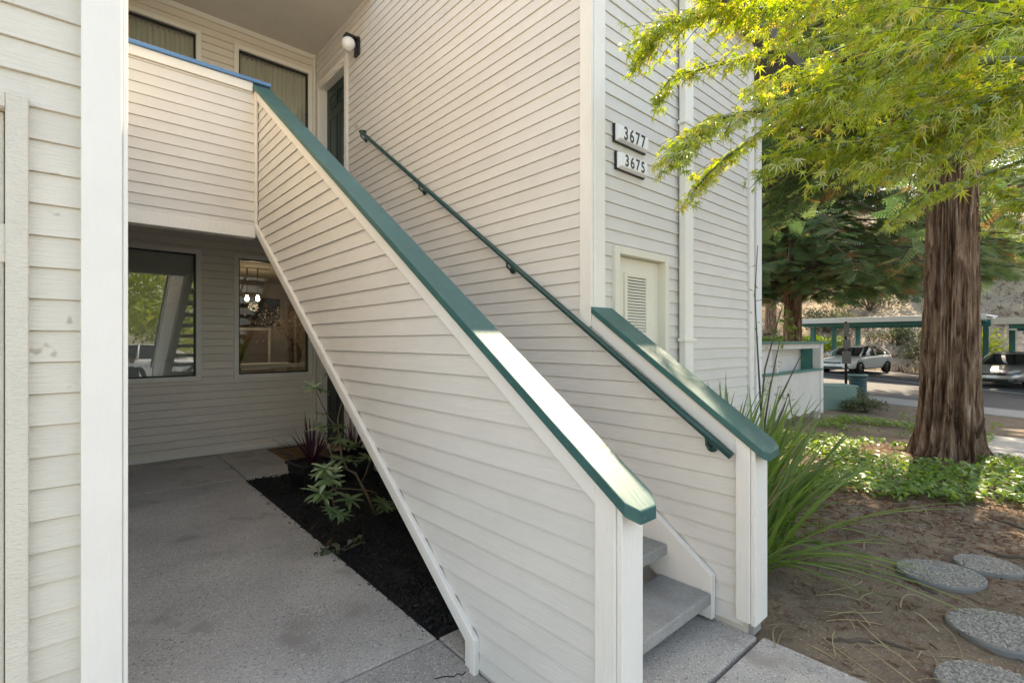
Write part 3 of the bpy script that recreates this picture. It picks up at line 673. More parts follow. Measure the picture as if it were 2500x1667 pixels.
for i in range(46):
    a = random.uniform(0, 6.28); ln = random.uniform(.5, .9); ti = random.uniform(.2, 1.0); b0 = Vector((0, 0, random.uniform(.4, 1.1)))
    for j in range(6):
        t = j / 5; r_ = ln * t * ti; z = b0.z + ln * (t * (1.1 - ti * .5) - .75 * t * t * ti); wd = .045 * math.sin(math.pi * min(t + .08, 1)) + .002
        c = Vector((math.cos(a) * r_, math.sin(a) * r_, z)); sdv = Vector((-math.sin(a), math.cos(a), 0)) * wd
        V += [c - sdv, c + sdv]
        if j: k0 = len(V); Fc.append((k0 - 4, k0 - 3, k0 - 1, k0 - 2))
link('fronds', pym('fronds', V, Fc), M_BROAD, pl)
MB().tube([(0, 0, .28), (.02, 0, .7), (0, .01, 1.15)], .02, 8).build('stem', M_STEM, pl)
# ceiling lamp that is on
cl = thing('ceiling_lamp', 'ceiling spotlight with two lit bulbs inside the right lower window', 'lamp', (0, 0, 0))
pb = [at(603, 731, y=9.3), at(629, 731, y=9.3)]
MB().box(pb[0].x - .08, pb[1].x + .08, 9.27, 9.33, 2.47, 2.50).build('bar', M_ALLOY, cl)
ME = mat('lit bulb', (1, .95, .85), .5, emit=((1, .92, .78), 6))
for p in pb:
    MB().tube([(p.x, 9.3, 2.76), (p.x, 9.3, p.z + .07)], .012, 8).build('stem', M_ALLOY, cl)
    MB().lathe([(.001, -.035), (.024, -.028), (.034, 0), (.025, .035), (.016, .07), (.001, .07)], 16, p).build('bulb', ME, cl, smooth=True)
la = bpy.data.objects.new('ceiling_lamp_light', bpy.data.lights.new('ceiling_lamp_light', 'POINT')); COL.objects.link(la)
la.location = (pb[0].x + .1, 9.3, pb[0].z - .12); la.data.energy = 2.5; la.data.color = (1, .86, .68); la.data.shadow_soft_size = .08


# ------------------------------------------------------------------ things in the entry
dm = thing('doormat', 'brown coir doormat with dark border stripes before the lower door', 'doormat', (0, 0, 0))
z = slabz(2.3, 6.6)
MB().box(1.98, 2.60, 6.10, 7.14, z + .004, z + .020).build('mat_base', M_COIR, dm, bevel=.003)
for (i0, i1) in ((.05, .075), (.095, .115)):
    m = MB(); a, b, c, d_ = 1.98, 2.60, 6.10, 7.14
    m.box(a + i0, a + i1, c + i0, d_ - i0, z + .0195, z + .0235); m.box(b - i1, b - i0, c + i0, d_ - i0, z + .0195, z + .0235)
    m.box(a + i1, b - i1, c + i0, c + i1, z + .0195, z + .0235); m.box(a + i1, b - i1, d_ - i1, d_ - i0, z + .0195, z + .0235)
    m.build('border_stripe', M_PLASTIC, dm)
def planter(x, y, s, label, lab2, seed):
    z = slabz(x, y) - .01; t = thing('planter', label, 'planter', (x, y, z), 'black planters under the stairs', rz=.12)
    h = .26; V = []
    for (r, zz) in ((s * .78, 0), (s * .97, h * .9), (s * 1.06, h * .9), (s * 1.06, h), (s * .95, h), (s * .93, h * .82)):
        V += [(-r, -r, zz), (r, -r, zz), (r, r, zz), (-r, r, zz)]
    Fc = [(4 * i + j, 4 * i + (j + 1) % 4, 4 * i + 4 + (j + 1) % 4, 4 * i + 4 + j) for i in range(5) for j in range(4)] + [(3, 2, 1, 0)]
    MB().add(V, Fc).build('tub', M_PLASTIC, t, bevel=.006)
    MB().box(-s * .92, s * .92, -s * .92, s * .92, h * .6, h * .86).build('potting_soil', M_MULCH, t)
    p = thing('cordyline', lab2, 'plant', (x, y, z + h * .86), 'purple cordylines in the planters')
    rs = random.Random(seed)
    for i in range(34):
        a = rs.uniform(0, 6.28); ti = rs.uniform(.05, 1.0) ** 1.2; ln = rs.uniform(.36, .56); V = []; Fc = []
        for j in range(6):
            q = j / 5; r_ = .015 + ln * q * (.15 + .75 * ti); zz = ln * (q * (1.05 - .45 * ti) - .28 * q * q * ti); wd = .013 * (1 - q ** 2.2) + .0012
            c = Vector((math.cos(a) * r_, math.sin(a) * r_, zz)); sv = Vector((-math.sin(a), math.cos(a), 0)) * wd; V += [c - sv, c + Vector((0, 0, -.003)), c + sv]
            if j: k = len(V); Fc += [(k - 6, k - 5, k - 2, k - 3), (k - 5, k - 4, k - 1, k - 2)]
        link('leaf', pym('leaf', V, Fc, True), M_PURP, p)
planter(1.86, 5.16, .185, 'black square plastic planter at the corner of the mulch bed', 'spiky purple cordyline in the planter nearer the walkway', 3)
planter(2.36, 5.28, .185, 'black square plastic planter half hidden behind the rhododendron', 'spiky purple cordyline in the planter beside the stair wall', 4)

# rhododendron
def crop2(px, py, y): return at(600 + px / 3.136, 900 + py / 3.136, y=y)
RH = thing('rhododendron', 'leggy rhododendron bush growing in the black mulch under the stairs', 'bush', (0, 0, 0))
base = crop2(990, 1115, 3.95); base.z = slabz(base.x, base.y) - .02
def stem(pts, r0, r1):
    P = [crop2(a, b, c) for a, b, c in pts]
    MB().tube(P, list(np.linspace(r0, r1, len(P))), 7).build('stem', M_STEM, RH, smooth=True); return P
P0 = [(990, 1115, 3.95), (930, 970, 3.9), (880, 880, 3.85), (840, 800, 3.8), (775, 770, 3.78), (735, 680, 3.75), (722, 590, 3.75), (705, 440, 3.75), (705, 380, 3.75), (735, 262, 3.75)]
stem(P0, .013, .004)
stem([(705, 440, 3.75), (650, 400, 3.72), (590, 290, 3.7), (540, 170, 3.7)], .006, .003)
stem([(775, 770, 3.78), (668, 720, 3.7), (650, 640, 3.7), (615, 560, 3.7), (600, 490, 3.7)], .006, .003)
stem([(1000, 950, 3.9), (920, 930, 3.8), (800, 920, 3.65), (680, 915, 3.5), (620, 860, 3.45)], .007, .003)
stem([(880, 880, 3.85), (920, 800, 3.8), (955, 690, 3.8)], .004, .003)
stem([(660, 910, 3.5), (665, 1000, 3.45), (690, 1090, 3.42)], .004, .003)
stem([(670, 920, 3.5), (740, 970, 3.5), (790, 1000, 3.5)], .004, .003)
stem([(985, 1100, 3.95), (1010, 1060, 3.9), (1045, 1020, 3.85)], .004, .003)
LV = []; LFc = []
for j in range(6):
    q = j / 5; wd = .30 * math.sin(math.pi * (q * .93 + .05)) ** .8; zz = -.22 * q * q
    LV += [(-wd * .5, q, zz + .05), (0, q, zz), (wd * .5, q, zz + .05)]
    if j: k = len(LV); LFc += [(k - 6, k - 5, k - 2, k - 3), (k - 5, k - 4, k - 1, k - 2)]
LEAF_ME = pym('rhodo_leaf', LV, LFc, True); LEAF_ME.materials.append(M_RHODO)
def mrot(d, nrm, s):
    d = Vector(d).normalized(); x = d.cross(Vector(nrm)).normalized(); z = x.cross(d)
    return Matrix(((x.x, d.x, z.x), (x.y, d.y, z.y), (x.z, d.z, z.z))).to_4x4() @ Matrix.Scale(s, 4)
def put(name, me, parent, loc, d, nrm, s):
    o = link(name, me, None, parent); o.matrix_local = Matrix.Translation(loc) @ mrot(d, nrm, s); return o
rs = random.Random(11)
for (a, b, y, s) in [(515, 150, 3.7, 1), (570, 170, 3.7, .9), (575, 455, 3.7, 1), (705, 445, 3.75, .9), (720, 545, 3.73, .9), (800, 600, 3.75, .9), (745, 700, 3.72, 1.1), (825, 715, 3.75, 1),
                     (605, 765, 3.45, 1.15), (620, 850, 3.42, 1.25), (650, 820, 3.46, 1), (565, 955, 3.42, 1.2), (600, 985, 3.4, 1), (795, 1010, 3.48, 1.15), (1045, 1035, 3.83, 1.25), (1075, 1080, 3.8, 1), (695, 1105, 3.4, .85), (735, 1130, 3.4, .8), (650, 1085, 3.4, .8), (930, 680, 3.8, .8), (705, 885, 3.5, .6), (590, 350, 3.7, .6), (625, 50, 3.75, .7)]:
    c = crop2(a, b, y); ax = Vector((rs.uniform(-.4, .2), rs.uniform(-.5, 0), 1)).normalized(); o1 = ax.orthogonal().normalized(); o2 = ax.cross(o1); n = 10
    for i in range(n):
        an = 6.283 * i / n + rs.uniform(-.25, .25); d = (o1 * math.cos(an) + o2 * math.sin(an)) * 1 + ax * rs.uniform(-.15, .6)
        put('leaf', LEAF_ME, RH, c, d, ax + Vector((rs.uniform(-.2, .2), rs.uniform(-.2, .2), 0)), s * rs.uniform(.078, .108))
# small pale ivy at its foot
iv = thing('ivy_sprig', 'small variegated ivy sprig at the foot of the rhododendron', 'ivy', (0, 0, 0)); N = 34
c = np.array([list(crop2(rs.uniform(530, 890), rs.uniform(1035, 1130), 3.42)) for i in range(N)]); c[:, 2] = .03 + rng.random(N) * .06
Vv, Ff, ix = rep([(0, 0, 0), (.45, .3, 0), (.25, .6, 0), (0, 1, 0), (-.25, .6, 0), (-.45, .3, 0)], [(0, 1, 2), (0, 2, 3), (0, 3, 4), (0, 4, 5)], frames(rvec(N), rvec(N, .5) + [0, -.3, 1], rng.uniform(.03, .05, N)), c)
link('leaves', arrmesh('leaves', Vv, Ff, rng.random(N)[ix]), M_BUSH, iv)
m = MB()
for i in range(6): m.tube([c[i], c[i] * .6 + c[i + 6] * .4 + np.array([0, 0, -.03]), c[i + 6]], .002, 4)
m.build('stems', M_STEM, iv)
for (a, b, l) in ((495, 1245, 'brown fallen leaf on the mulch edge by the slab joint'), (622, 1357, 'brown fallen leaf on the mulch edge below the slab joint')):
    p = crop2(a, b, 3); r = ray(600 + a / 3.136, 900 + b / 3.136); t = (.03 - EYE) / r.z; p = Vector((r.x * t, r.y * t, .033))
    o = link('fallen_leaf', LEAF_ME.copy(), None); o.data.materials.clear(); o.data.materials.append(M_DUFF); o.matrix_local = Matrix.Translation(p) @ mrot((.6, .5, .4), (-.5, -.2, 1), .07)
    tag(o, l, 'leaf', 'leaves fallen on the mulch edge')

# ------------------------------------------------------------------ yard: stones, litter, strap-leaf clump
def stone(x, y, r, rz, label):
    t = thing('stepping_stone', label, 'stepping stone', (x, y, gz(x, y) - .012), 'round pebbled stepping stones', rz)
    m = MB(); prof = []
    n = 40; V = []; rr = [r * (1 + .03 * math.sin(3 * a + x * 9) + .02 * math.sin(5 * a + y * 7)) for a in np.linspace(0, 6.283, n, endpoint=False)]
    for (k, z) in ((1.0, -.02), (1.0, .030), (.97, .04)):
        V += [(rr[i] * k * math.cos(6.283 * i / n), .85 * rr[i] * k * math.sin(6.283 * i / n), z) for i in range(n)]
    Fc = [(j * n + i, j * n + (i + 1) % n, (j + 1) * n + (i + 1) % n, (j + 1) * n + i) for j in range(2) for i in range(n)] + [tuple(2 * n + i for i in range(n))]
    m.add(V, Fc).build('slab', M_STONE, t)
    N = int(2600 * r / .24); a = rng.uniform(0, 6.283, N); q = np.sqrt(rng.random(N)) * .96 * r
    L = np.stack([q * np.cos(a), .85 * q * np.sin(a), np.full(N, .040)], 1)
    P8 = [(.5 * math.cos(i * math.pi / 3), .5 * math.sin(i * math.pi / 3), 0) for i in range(6)] + [(0, 0, .35)]
    d = rvec(N); d[:, 2] = 0
    Vv, Ff, ix = rep(P8, [(i, (i + 1) % 6, 6) for i in range(6)], frames(d, np.tile([0, 0, 1.], (N, 1)), rng.uniform(.007, .017, N)), L)
    me = arrmesh('pebbles', Vv, Ff, rng.random(N)[ix]); o = link('pebbles', me, M_PEBB, t); o['kind'] = 'stuff'
M_PEBB = leafmat('pebble mix', (.12, .115, .10), (.42, .40, .35), 0, .5, .05)
stone(4.27, .53, .245, -.75, 'pebbled stepping stone in the middle of the dirt, next to the smaller one')
stone(4.66, .335, .19, -.7, 'smaller pebbled stepping stone, farthest from the stairs')
stone(3.69, .20, .25, -.7, 'large pebbled stepping stone at the right edge of the picture')
stone(3.06, .19, .23, -.7, 'pebbled stepping stone cut by the bottom of the picture')

# strap-leaf clump beside the right newel post
GC = thing('strap_leaf_clump', 'tall clump of arching green strap leaves beside the stair post', 'plant', (0, 0, 0))
rs = random.Random(5)
def blade(parent, name, b0, a, ln, ti, wd0, m, droop=.9):
    V = []; Fc = []; ns = 7; tw = rs.uniform(-.5, .5)
    for j in range(ns + 1):
        q = j / ns; r_ = ln * (q * math.sin(ti) + .18 * droop * q * q); zz = ln * (q * math.cos(ti) - .42 * droop * q * q * (math.sin(ti) + .15)); wd = wd0 * (1 - q ** 3) * (.7 + .3 * min(1, q * 4)) + .0008
        c = b0 + Vector((math.cos(a) * r_, math.sin(a) * r_, zz)); an = a + math.pi / 2 + tw * q
        sv = Vector((math.cos(an), math.sin(an), 0)) * wd; V += [c - sv, c + Vector((0, 0, -wd * .5)), c + sv]
        if c.z < -.045: 
            V[-3:] = [Vector((v.x, v.y, max(v.z, -.045))) for v in V[-3:]]
        if j: k = len(V); Fc += [(k - 6, k - 5, k - 2, k - 3), (k - 5, k - 4, k - 1, k - 2)]
    return link(name, pym(name, V, Fc, True), m, parent)
for i in range(285):
    f = rs.random(); b0 = Vector((3.02 + .85 * f + rs.gauss(0, .06), 1.28 + .45 * rs.random() + .1 * f, -.05))
    a = rs.gauss(-.4, 1.5); ti = abs(rs.gauss(.16, .28)); ln = rs.uniform(.8, 1.5)
    if b0.x + math.cos(a) * ln * (math.sin(ti) + .2) < 2.87: a = math.pi - a
    if 26 <= i < 60: b0.x += rs.uniform(.1, .5); a = rs.uniform(-.7, .3); ti = rs.uniform(.3, .65); ln = rs.uniform(1.0, 1.5)
    if i < 26: a = rs.uniform(-1.5, -.1); ti = rs.uniform(.75, 1.15); ln = rs.uniform(.8, 1.15); b0.x += .05
    blade(GC, 'leaf_blade', b0, a, ln, ti, rs.uniform(.011, .018), M_DRY if i % 19 == 7 else M_GRASS, 1.0 if i > 26 else 1.25)
# straw, twigs and redwood duff on the dirt
V = []; Fc = []
for i in range(60):
    x = rs.uniform(2.75, 3.7) if i < 32 else rs.uniform(3, 6); y = rs.uniform(.35, 1.15); a = rs.uniform(0, 6.28); ln = rs.uniform(.10, .42) if i < 32 else rs.uniform(.05, .2); cv = rs.uniform(-1.3, 1.3)
    wd = rs.uniform(.0015, .005); p = Vector((x, y, 0))
    for j in range(9):
        q = j / 8; p = p + Vector((math.cos(a + cv * q), math.sin(a + cv * q), 0)) * ln / 8; sv = Vector((-math.sin(a + cv * q), math.cos(a + cv * q), 0)) * wd
        g = gz(p.x, p.y) + .006 + .02 * math.sin(q * 3.1) * (i % 3); V += [(p.x - sv.x, p.y - sv.y, g), (p.x + sv.x, p.y + sv.y, g + .002)]
        if j: k = len(V); Fc.append((k - 4, k - 3, k - 1, k - 2))
tag(link('dead_straw', pym('dead_straw', V, Fc), M_DRY), 'pale dead leaf strands strewn over the dirt by the stair post', 'straw', kind='stuff')
N = 30000
xx = 2.7 + 6.8 * rng.random(N) ** .8; yy = rng.uniform(-2.2, 2.1, N); L = np.stack([xx, yy, [gz(a, b) + .004 for a, b in zip(xx, yy)]], 1)
keep = (rng.random(N) < .15 + .85 * np.clip((xx - 3.6 - .8 * np.sin(yy * 2.2)) / 1.2, 0, 1)); L = L[keep]; N = len(L)
d = rvec(N); d[:, 2] *= .12
Vv, Ff, ix = rep([(-.09, 0, 0), (.09, 0, 0), (.05, 1, .04), (-.05, 1, .04)], [(0, 1, 2, 3)], frames(d, np.tile([0, 0, 1.], (N, 1)) + rvec(N, .3), rng.uniform(.022, .065, N)), L)
tag(link('redwood_duff', arrmesh('redwood_duff', Vv, Ff, rng.random(N)[ix]), M_DUFF), 'rust brown redwood needles carpeting the dirt', 'needles', kind='stuff')
for pts, r, l in (([(2185, 1390), (2215, 1410), (2255, 1440), (2290, 1450)], .014, 'dark surface root running past the middle stepping stone'),
                  ([(2400, 1345), (2440, 1358), (2500, 1365), (2560, 1352)], .018, 'dark crooked stick lying behind the small stepping stone'),
                  ([(2020, 1560), (2070, 1568), (2150, 1560), (2230, 1585)], .014, 'grey root half buried in the dirt near the slab corner'),
                  ([(2420, 1265), (2470, 1280), (2530, 1300)], .016, 'dark stick on the needles at the right picture edge')):
    P = [at(u, v, z=-.05) for u, v in pts]; P = [Vector((p.x, p.y, gz(p.x, p.y) + .003)) for p in P]
    PP = []
    for i in range(len(P) - 1):
        for t in (0, .33, .66): q = P[i].lerp(P[i + 1], t); q.x += rs.uniform(-.015, .015); q.y += rs.uniform(-.01, .01); PP.append(q)
    PP.append(P[-1]); tag(MB().tube(PP, [r * (1 - .5 * abs(2 * i / (len(PP) - 1) - 1)) for i in range(len(PP))], 8).build('surface_root', M_BARK2, smooth=True), l, 'root')
# ivy carpet round the big tree
N = 34000; xx = 5.2 + 8.3 * rng.random(N) ** 1.3; yy = rng.uniform(-3.0, 3.1, N)
edge = 5.9 + .45 * np.sin(yy * 2.1 + .6) + .25 * np.sin(yy * 5.3)
keep = (xx > edge) & ~((xx > 9.4) & (yy < .75)) & (np.sin(xx * 1.7 + yy * 2.3) + np.sin(xx * 3.1 - yy * 1.9) > -.45 - .5 * (xx < 8)) & ~((xx > 9) & (yy > .6) & (np.sin(xx * 2.1) > .2))
xx, yy = xx[keep], yy[keep]; N = len(xx)
L = np.stack([xx, yy, [gz(a, b) + .02 for a, b in zip(xx, yy)] + rng.uniform(0, .10, N)], 1)
d = rvec(N); d[:, 2] *= .4
IV_V = [(0, 0, 0), (.5, -.05, -.02), (.32, .35, .03), (.0, 1, -.08), (-.32, .35, .03), (-.5, -.05, -.02)]; IV_F = [(0, 1, 2), (0, 2, 3), (0, 3, 4), (0, 4, 5)]
Vv, Ff, ix = rep(IV_V, IV_F, frames(d, rvec(N, .45) + [-.1, 0, 1], rng.uniform(.034, .078, N)), L)
tag(link('ivy_ground_cover', arrmesh('ivy_ground_cover', Vv, Ff, rng.random(N)[ix]), M_IVY), 'green ivy carpet round the foot of the big redwood', 'ivy', kind='stuff')

# ------------------------------------------------------------------ trees
SPR_V = []; SPR_F = []
for j in range(9):                       # a flat redwood spray: paired narrow leaflets on a twig
    for s in (-1, 1):
        y = .06 + j * .1; ln = .34 * (1 - .06 * j) * (1 - .5 * (j == 8)); k = len(SPR_V)
        SPR_V += [(0, y, 0), (s * ln, y + .10, -.04), (s * ln * .9, y + .15, -.04), (0, y + .055, 0)]; SPR_F.append((k, k + 1, k + 2, k + 3) if s > 0 else (k + 3, k + 2, k + 1, k))
k = len(SPR_V); SPR_V += [(-.012, 0, 0), (.012, 0, 0), (.006, 1, -.05), (-.006, 1, -.05)]; SPR_F.append((k, k + 1, k + 2, k + 3))
def trunk_mesh(name, h, r0, r1, lean, flare, seed, nseg=120, nr=150, ridge=.09):
    V = []; zs = [h * (i / nr) ** 1.25 for i in range(nr + 1)]
    for z in zs:
        t = z / h; r = r1 + (r0 - r1) * (1 - t) ** 1.1 + flare * math.exp(-z / .32)
        for j in range(nseg):
            a = 6.28318 * j / nseg; tw = a + .10 * math.sin(z * .8 + seed) + .03 * z
            ca, sa = math.cos(tw), math.sin(tw)
            n1 = noise.noise(Vector((ca * 3.6, sa * 3.6, z * .16 + seed))); n2 = noise.noise(Vector((ca * 9, sa * 9, z * .42 + seed))); n3 = noise.noise(Vector((ca * 26, sa * 26, z * 3 + seed)))
            rr = r * (1.03 - ridge * (.95 * max(0, 1 - abs(n1) * 4.5) + .55 * max(0, 1 - abs(n2) * 4) - .28 * n3) + .05 * math.sin(3 * a + seed) + .22 * math.exp(-z / .3) * max(0, math.sin(4 * a + seed)))
            V.append((lean[0] * z + math.cos(a) * rr, lean[1] * z + math.sin(a) * rr, z))
    Fc = [(i * nseg + j, i * nseg + (j + 1) % nseg, (i + 1) * nseg + (j + 1) % nseg, (i + 1) * nseg + j) for i in range(nr) for j in range(nseg)]
    return arrmesh(name, V, Fc, smooth=True)
def redwood(label, x, y, h, r0, zlo, nb, blen, seed, lean=(0, 0), flare=.12, detail=True, spray=.42, per=26, avoid=None, group='redwood trees along the street', zr=None, zmin=-99):
    rs = random.Random(seed); z0 = gz(x, y) if x < 34 else hz(x, y)
    t = thing('redwood_tree', label, 'tree', (x, y, z0 - .06), group)
    link('trunk', trunk_mesh('trunk', h, r0, .05, lean, flare, seed, 260 if detail else 24, 220 if detail else 24, .24 if detail else .05), M_BARK, t)
    D = []; Lc = []; NR = []; SC = []; br = MB()
    for i in range(nb):
        q = (i + rs.random()) / nb; zb = zlo + (h - zlo - .3) * q ** 1.25 if not zr else rs.uniform(*zr) if i < nb * .6 else h * .62 + (h * .36) * rs.random(); a = rs.uniform(0, 6.283)
        if zr and i < 16: zb = rs.uniform(4.1, 5.3); a = rs.uniform(1.15, 2.1); q = .25
        ln = blen * (1 - .75 * q) * rs.uniform(.65, 1.15); up = rs.uniform(.0, .25); dr = rs.uniform(.25, .6)
        p0 = Vector((lean[0] * zb, lean[1] * zb, zb)); dv = Vector((math.cos(a), math.sin(a), 0)); pts = []
        for j in range(6): s = j / 5; pts.append(p0 + dv * ln * s + Vector((0, 0, ln * (up * s - dr * s * s))))
        if avoid and avoid(pts[3] + Vector((x, y, z0)), pts[-1] + Vector((x, y, z0))): continue
        for j in range(2, 6):
            if pts[j].z < zmin + .15: pts = pts[:j] + [pts[j - 1].copy() for _ in range(6 - j)]; pts = [p + Vector((0, 0, -.004 * k_)) + dv * .02 * k_ for k_, p in enumerate(pts)]; break
        br.tube(pts, [.035 * (1 - .8 * j / 5) * (1.2 - q) + .004 for j in range(6)], 5, False)
        sd_ = Vector((-dv.y, dv.x, 0))
        for j in range(per):
            s = .18 + .82 * (j + rs.random()) / per; k = min(int(s * 5), 4); p = pts[k].lerp(pts[k + 1], s * 5 - k); side = rs.choice((-1, 1))
            dd = dv * rs.uniform(.3, 1) + sd_ * side * rs.uniform(.3, 1.1) + Vector((0, 0, rs.uniform(-.75, .05)))
            off = sd_ * side * rs.uniform(0, .28) * ln * .5 * (1.1 - s)
            pz = p + off + Vector((0, 0, rs.uniform(-.25, .08)))
            if pz.z < zmin + rs.gauss(0, .25): continue
            D.append(dd); Lc.append(pz); NR.append((rs.gauss(0, .35), rs.gauss(0, .35), 1)); SC.append(spray * rs.uniform(.6, 1.25))
    br.build('branches', M_BARK2, t)['kind'] = 'stuff'
    Vv, Ff, ix = rep(SPR_V, SPR_F, frames(np.array(D), np.array(NR), np.array(SC)), np.array(Lc))
    cl = rng.random(len(SC)); link('crown', arrmesh('crown', Vv, Ff, cl[ix]), M_RED, t)
    return t
# keep the sunlight's way to the stair cap open
def sunway(*ps):
    for p in ps:
        for c in (Vector((1.42, 1.0, 1.05)), Vector((1.42, 1.4, 1.3)), Vector((1.42, 1.75, 1.55))):
            v = p - c; s = v.dot(sd)
            if s > 0 and (v - sd * s).length < .5: return True
    return False
BT = at(2318, 1112, z=-.06)
redwood('massive redwood with furrowed red-brown bark rising from the ivy', BT.x, BT.y, 22, .315, 5, 150, 4.2, 21, (-.004, -.012), .14, True, .42, 34, sunway, zr=(5.0, 8.3))  # low crown layer, mostly unseen, shaped to shade slab, yard and right cap
T2 = at(1937, 900, z=-.1, ) ; T2 = Vector((17.3, 5.75, 0))
redwood('slimmer redwood standing behind the white patio enclosure', T2.x, T2.y, 14, .30, 3.3, 230, 5.6, 22, (0, 0), .08, True, .42, 66, zmin=3.0)
redwood('dark redwood with drooping sprays close behind the slim one', 21.5, 8.8, 15, .26, 4.3, 120, 4.6, 28, detail=False, spray=.52, per=52, zmin=4.1)
redwood('redwood with rusty sprays between the slim one and the big trunk', 24.5, 2.75, 16, .26, 5.0, 110, 4.2, 29, detail=False, spray=.52, per=50, zmin=4.2)
redwood('dark redwood across the street, left of the white car', 30.5, 16.5, 24, .4, 1.5, 90, 5.0, 23, detail=False, spray=.75, per=26)
redwood('dark redwood on the hillside behind the carport', 39, 14.5, 20, .4, 4.0, 80, 5.0, 24, detail=False, spray=.8, per=26)
redwood('redwood at the kerb partly hidden by the big trunk', 15.5, -1.6, 20, .28, 5.2, 90, 4.2, 25, detail=False, spray=.5, per=28)
redwood('redwood high on the hillside at the right picture edge', 47, 3.5, 22, .4, 3.0, 80, 5.0, 26, detail=False, spray=.8, per=26)
redwood('redwood at the top of the slope left of the others', 52, 24, 24, .4, 1.0, 80, 6.0, 27, detail=False, spray=.9, per=26)

def broadtree(label, x, y, h, r, n, seed, lsz, m, zc, name='broadleaf_tree', z0=None, group=None, cat='tree', squash=.8):
    rs = random.Random(seed); z0 = z0 if z0 is not None else (gz(x, y) if x < 34 else hz(x, y)); t = thing(name, label, cat, (x, y, z0 - .03), group)
    b = MB(); b.tube([(0, 0, 0), (.05 * r, .03 * r, zc * .5), (0, 0, zc)], [.05 * r + .05, .04 * r + .04, .03 * r + .02], 8); cl = []
    for i in range(16):
        v = Vector((rs.gauss(0, 1), rs.gauss(0, 1), rs.gauss(0, 1))).normalized() * r * rs.uniform(.35, .85); v.z = v.z * squash; c = Vector((0, 0, zc + r * squash * .35)) + v
        if c.z < zc * .45: c.z = zc * .45 + rs.random() * .3
        cl.append(c); b.tube([(0, 0, zc * .75), c * .5 + Vector((0, 0, zc * .45)), c], [.02 * r + .02, .012 * r + .01, .004], 6)
    b.build('trunk', M_BARK2, t); P = []
    for i in range(n):
        c = cl[i % 16]; v = rng.normal(size=3); v /= np.linalg.norm(v); P.append(np.array(c) + v * r * rs.uniform(.15, .5) * np.array([1, 1, .7]))
    Vv, Ff, ix = rep(LEAFQ_V, LEAFQ_F, frames(rvec(n) + [0, 0, -.4], rvec(n) + [0, 0, .6], rng.uniform(.7, 1.3, n) * lsz), np.array(P))
    link('crown', arrmesh('crown', Vv, Ff, rng.random(n)[ix]), m, t); return t
# sunny drive behind the photographer
dr_ = MB().box(-40, 9, -26, -3.3, -.6, -.04).build('driveway', mat('pale concrete drive', (.42, .41, .39), .85, var=.1, nscale=.6)); tag(dr_, kind='structure')
# trees behind the photographer, seen mirrored in the lower window
broadtree('sunny green tree behind the photographer, mirrored in the lower left window', 3.2, -12, 8, 2.8, 9000, 31, .16, M_BROAD, 2.6, z0=-.2, group='trees mirrored in the windows')
broadtree('green tree farther behind the photographer, mirrored in the lower left window', -.5, -27, 9, 3.6, 9000, 32, .24, M_BROAD, 2.6, z0=-.2, group='trees mirrored in the windows')

# hillside shrubs, hedge, low shrubs
def bush(label, x, y, r, h, n, lsz, m, seed, z0=None, name='shrub', group='shrubs on the dry hillside'):
    rs = random.Random(seed); z0 = z0 if z0 is not None else (gz(x, y) if x < KERB else hz(x, y) if x > 34 else lot(x, y)); t = thing(name, label, 'shrub', (x, y, z0 - .02), group); b = MB(); ends = []
    for i in range(12):
        a = rs.uniform(0, 6.28); q = rs.uniform(.2, .95); e = Vector((math.cos(a) * r * q, math.sin(a) * r * q, h * rs.uniform(.4, .85) * (1.1 - .5 * q))); ends.append(e)
        b.tube([(0, 0, 0), e * .5 + Vector((0, 0, h * .1)), e], [.015 * h + .006, .01 * h + .004, .003], 5)
    b.build('stems', M_BARK2, t); P = np.array([np.array(ends[i % 12]) for i in range(n)]); v = rvec(n); v /= np.linalg.norm(v, axis=1, keepdims=True)
    P = P + v * (rng.random((n, 1)) ** .5) * np.array([r * .42, r * .42, h * .33]); P[:, 2] = np.maximum(P[:, 2], .02)
    Vv, Ff, ix = rep(LEAFQ_V, LEAFQ_F, frames(rvec(n), rvec(n) + [0, 0, .8], rng.uniform(.7, 1.3, n) * lsz), P)
    link('foliage', arrmesh('foliage', Vv, Ff, rng.random(n)[ix]), m, t)
bush('grey-green shrub on the slope right behind the white car', 35.2, 4.9, 1.6, 1.9, 1800, .16, M_BUSH, 41)
bush('olive shrub under the carport roof left of the big trunk', 37, 6.6, 1.5, 1.5, 1400, .15, M_BUSH, 42)
bush('green shrub between the big trunk and the silver car', 34.9, 2.6, 1.4, 2.3, 1500, .16, M_BROAD, 43)
bush('wide green shrub high on the slope at the right edge', 47, 2.2, 3.0, 2.6, 2600, .24, M_BROAD, 44)
bush('round olive shrub high on the slope above the carport', 46, 5.2, 2.6, 2.2, 2200, .24, M_BUSH, 45)
bush('dark green shrub on the slope above the silver car', 41, -.4, 2.2, 2.2, 2000, .2, M_BUSH, 46)
bush('small olive shrub on the slope left of the carport posts', 38, 10.5, 1.8, 1.7, 1600, .17, M_BUSH, 49)
bush('broad green shrub half way up the slope above the white car', 42, 9.0, 2.4, 2.0, 2000, .2, M_BUSH, 50)
bush('low dark shrub beside the green utility unit', 13.9, 3.05, .55, .42, 1300, .06, M_BUSH, 47, name='low_shrub', group='low shrubs in the planting strip')
bush('low sparse shrub in front of the bin', 16.4, 3.9, .4, .45, 350, .07, M_BUSH, 48, name='low_shrub', group='low shrubs in the planting strip')
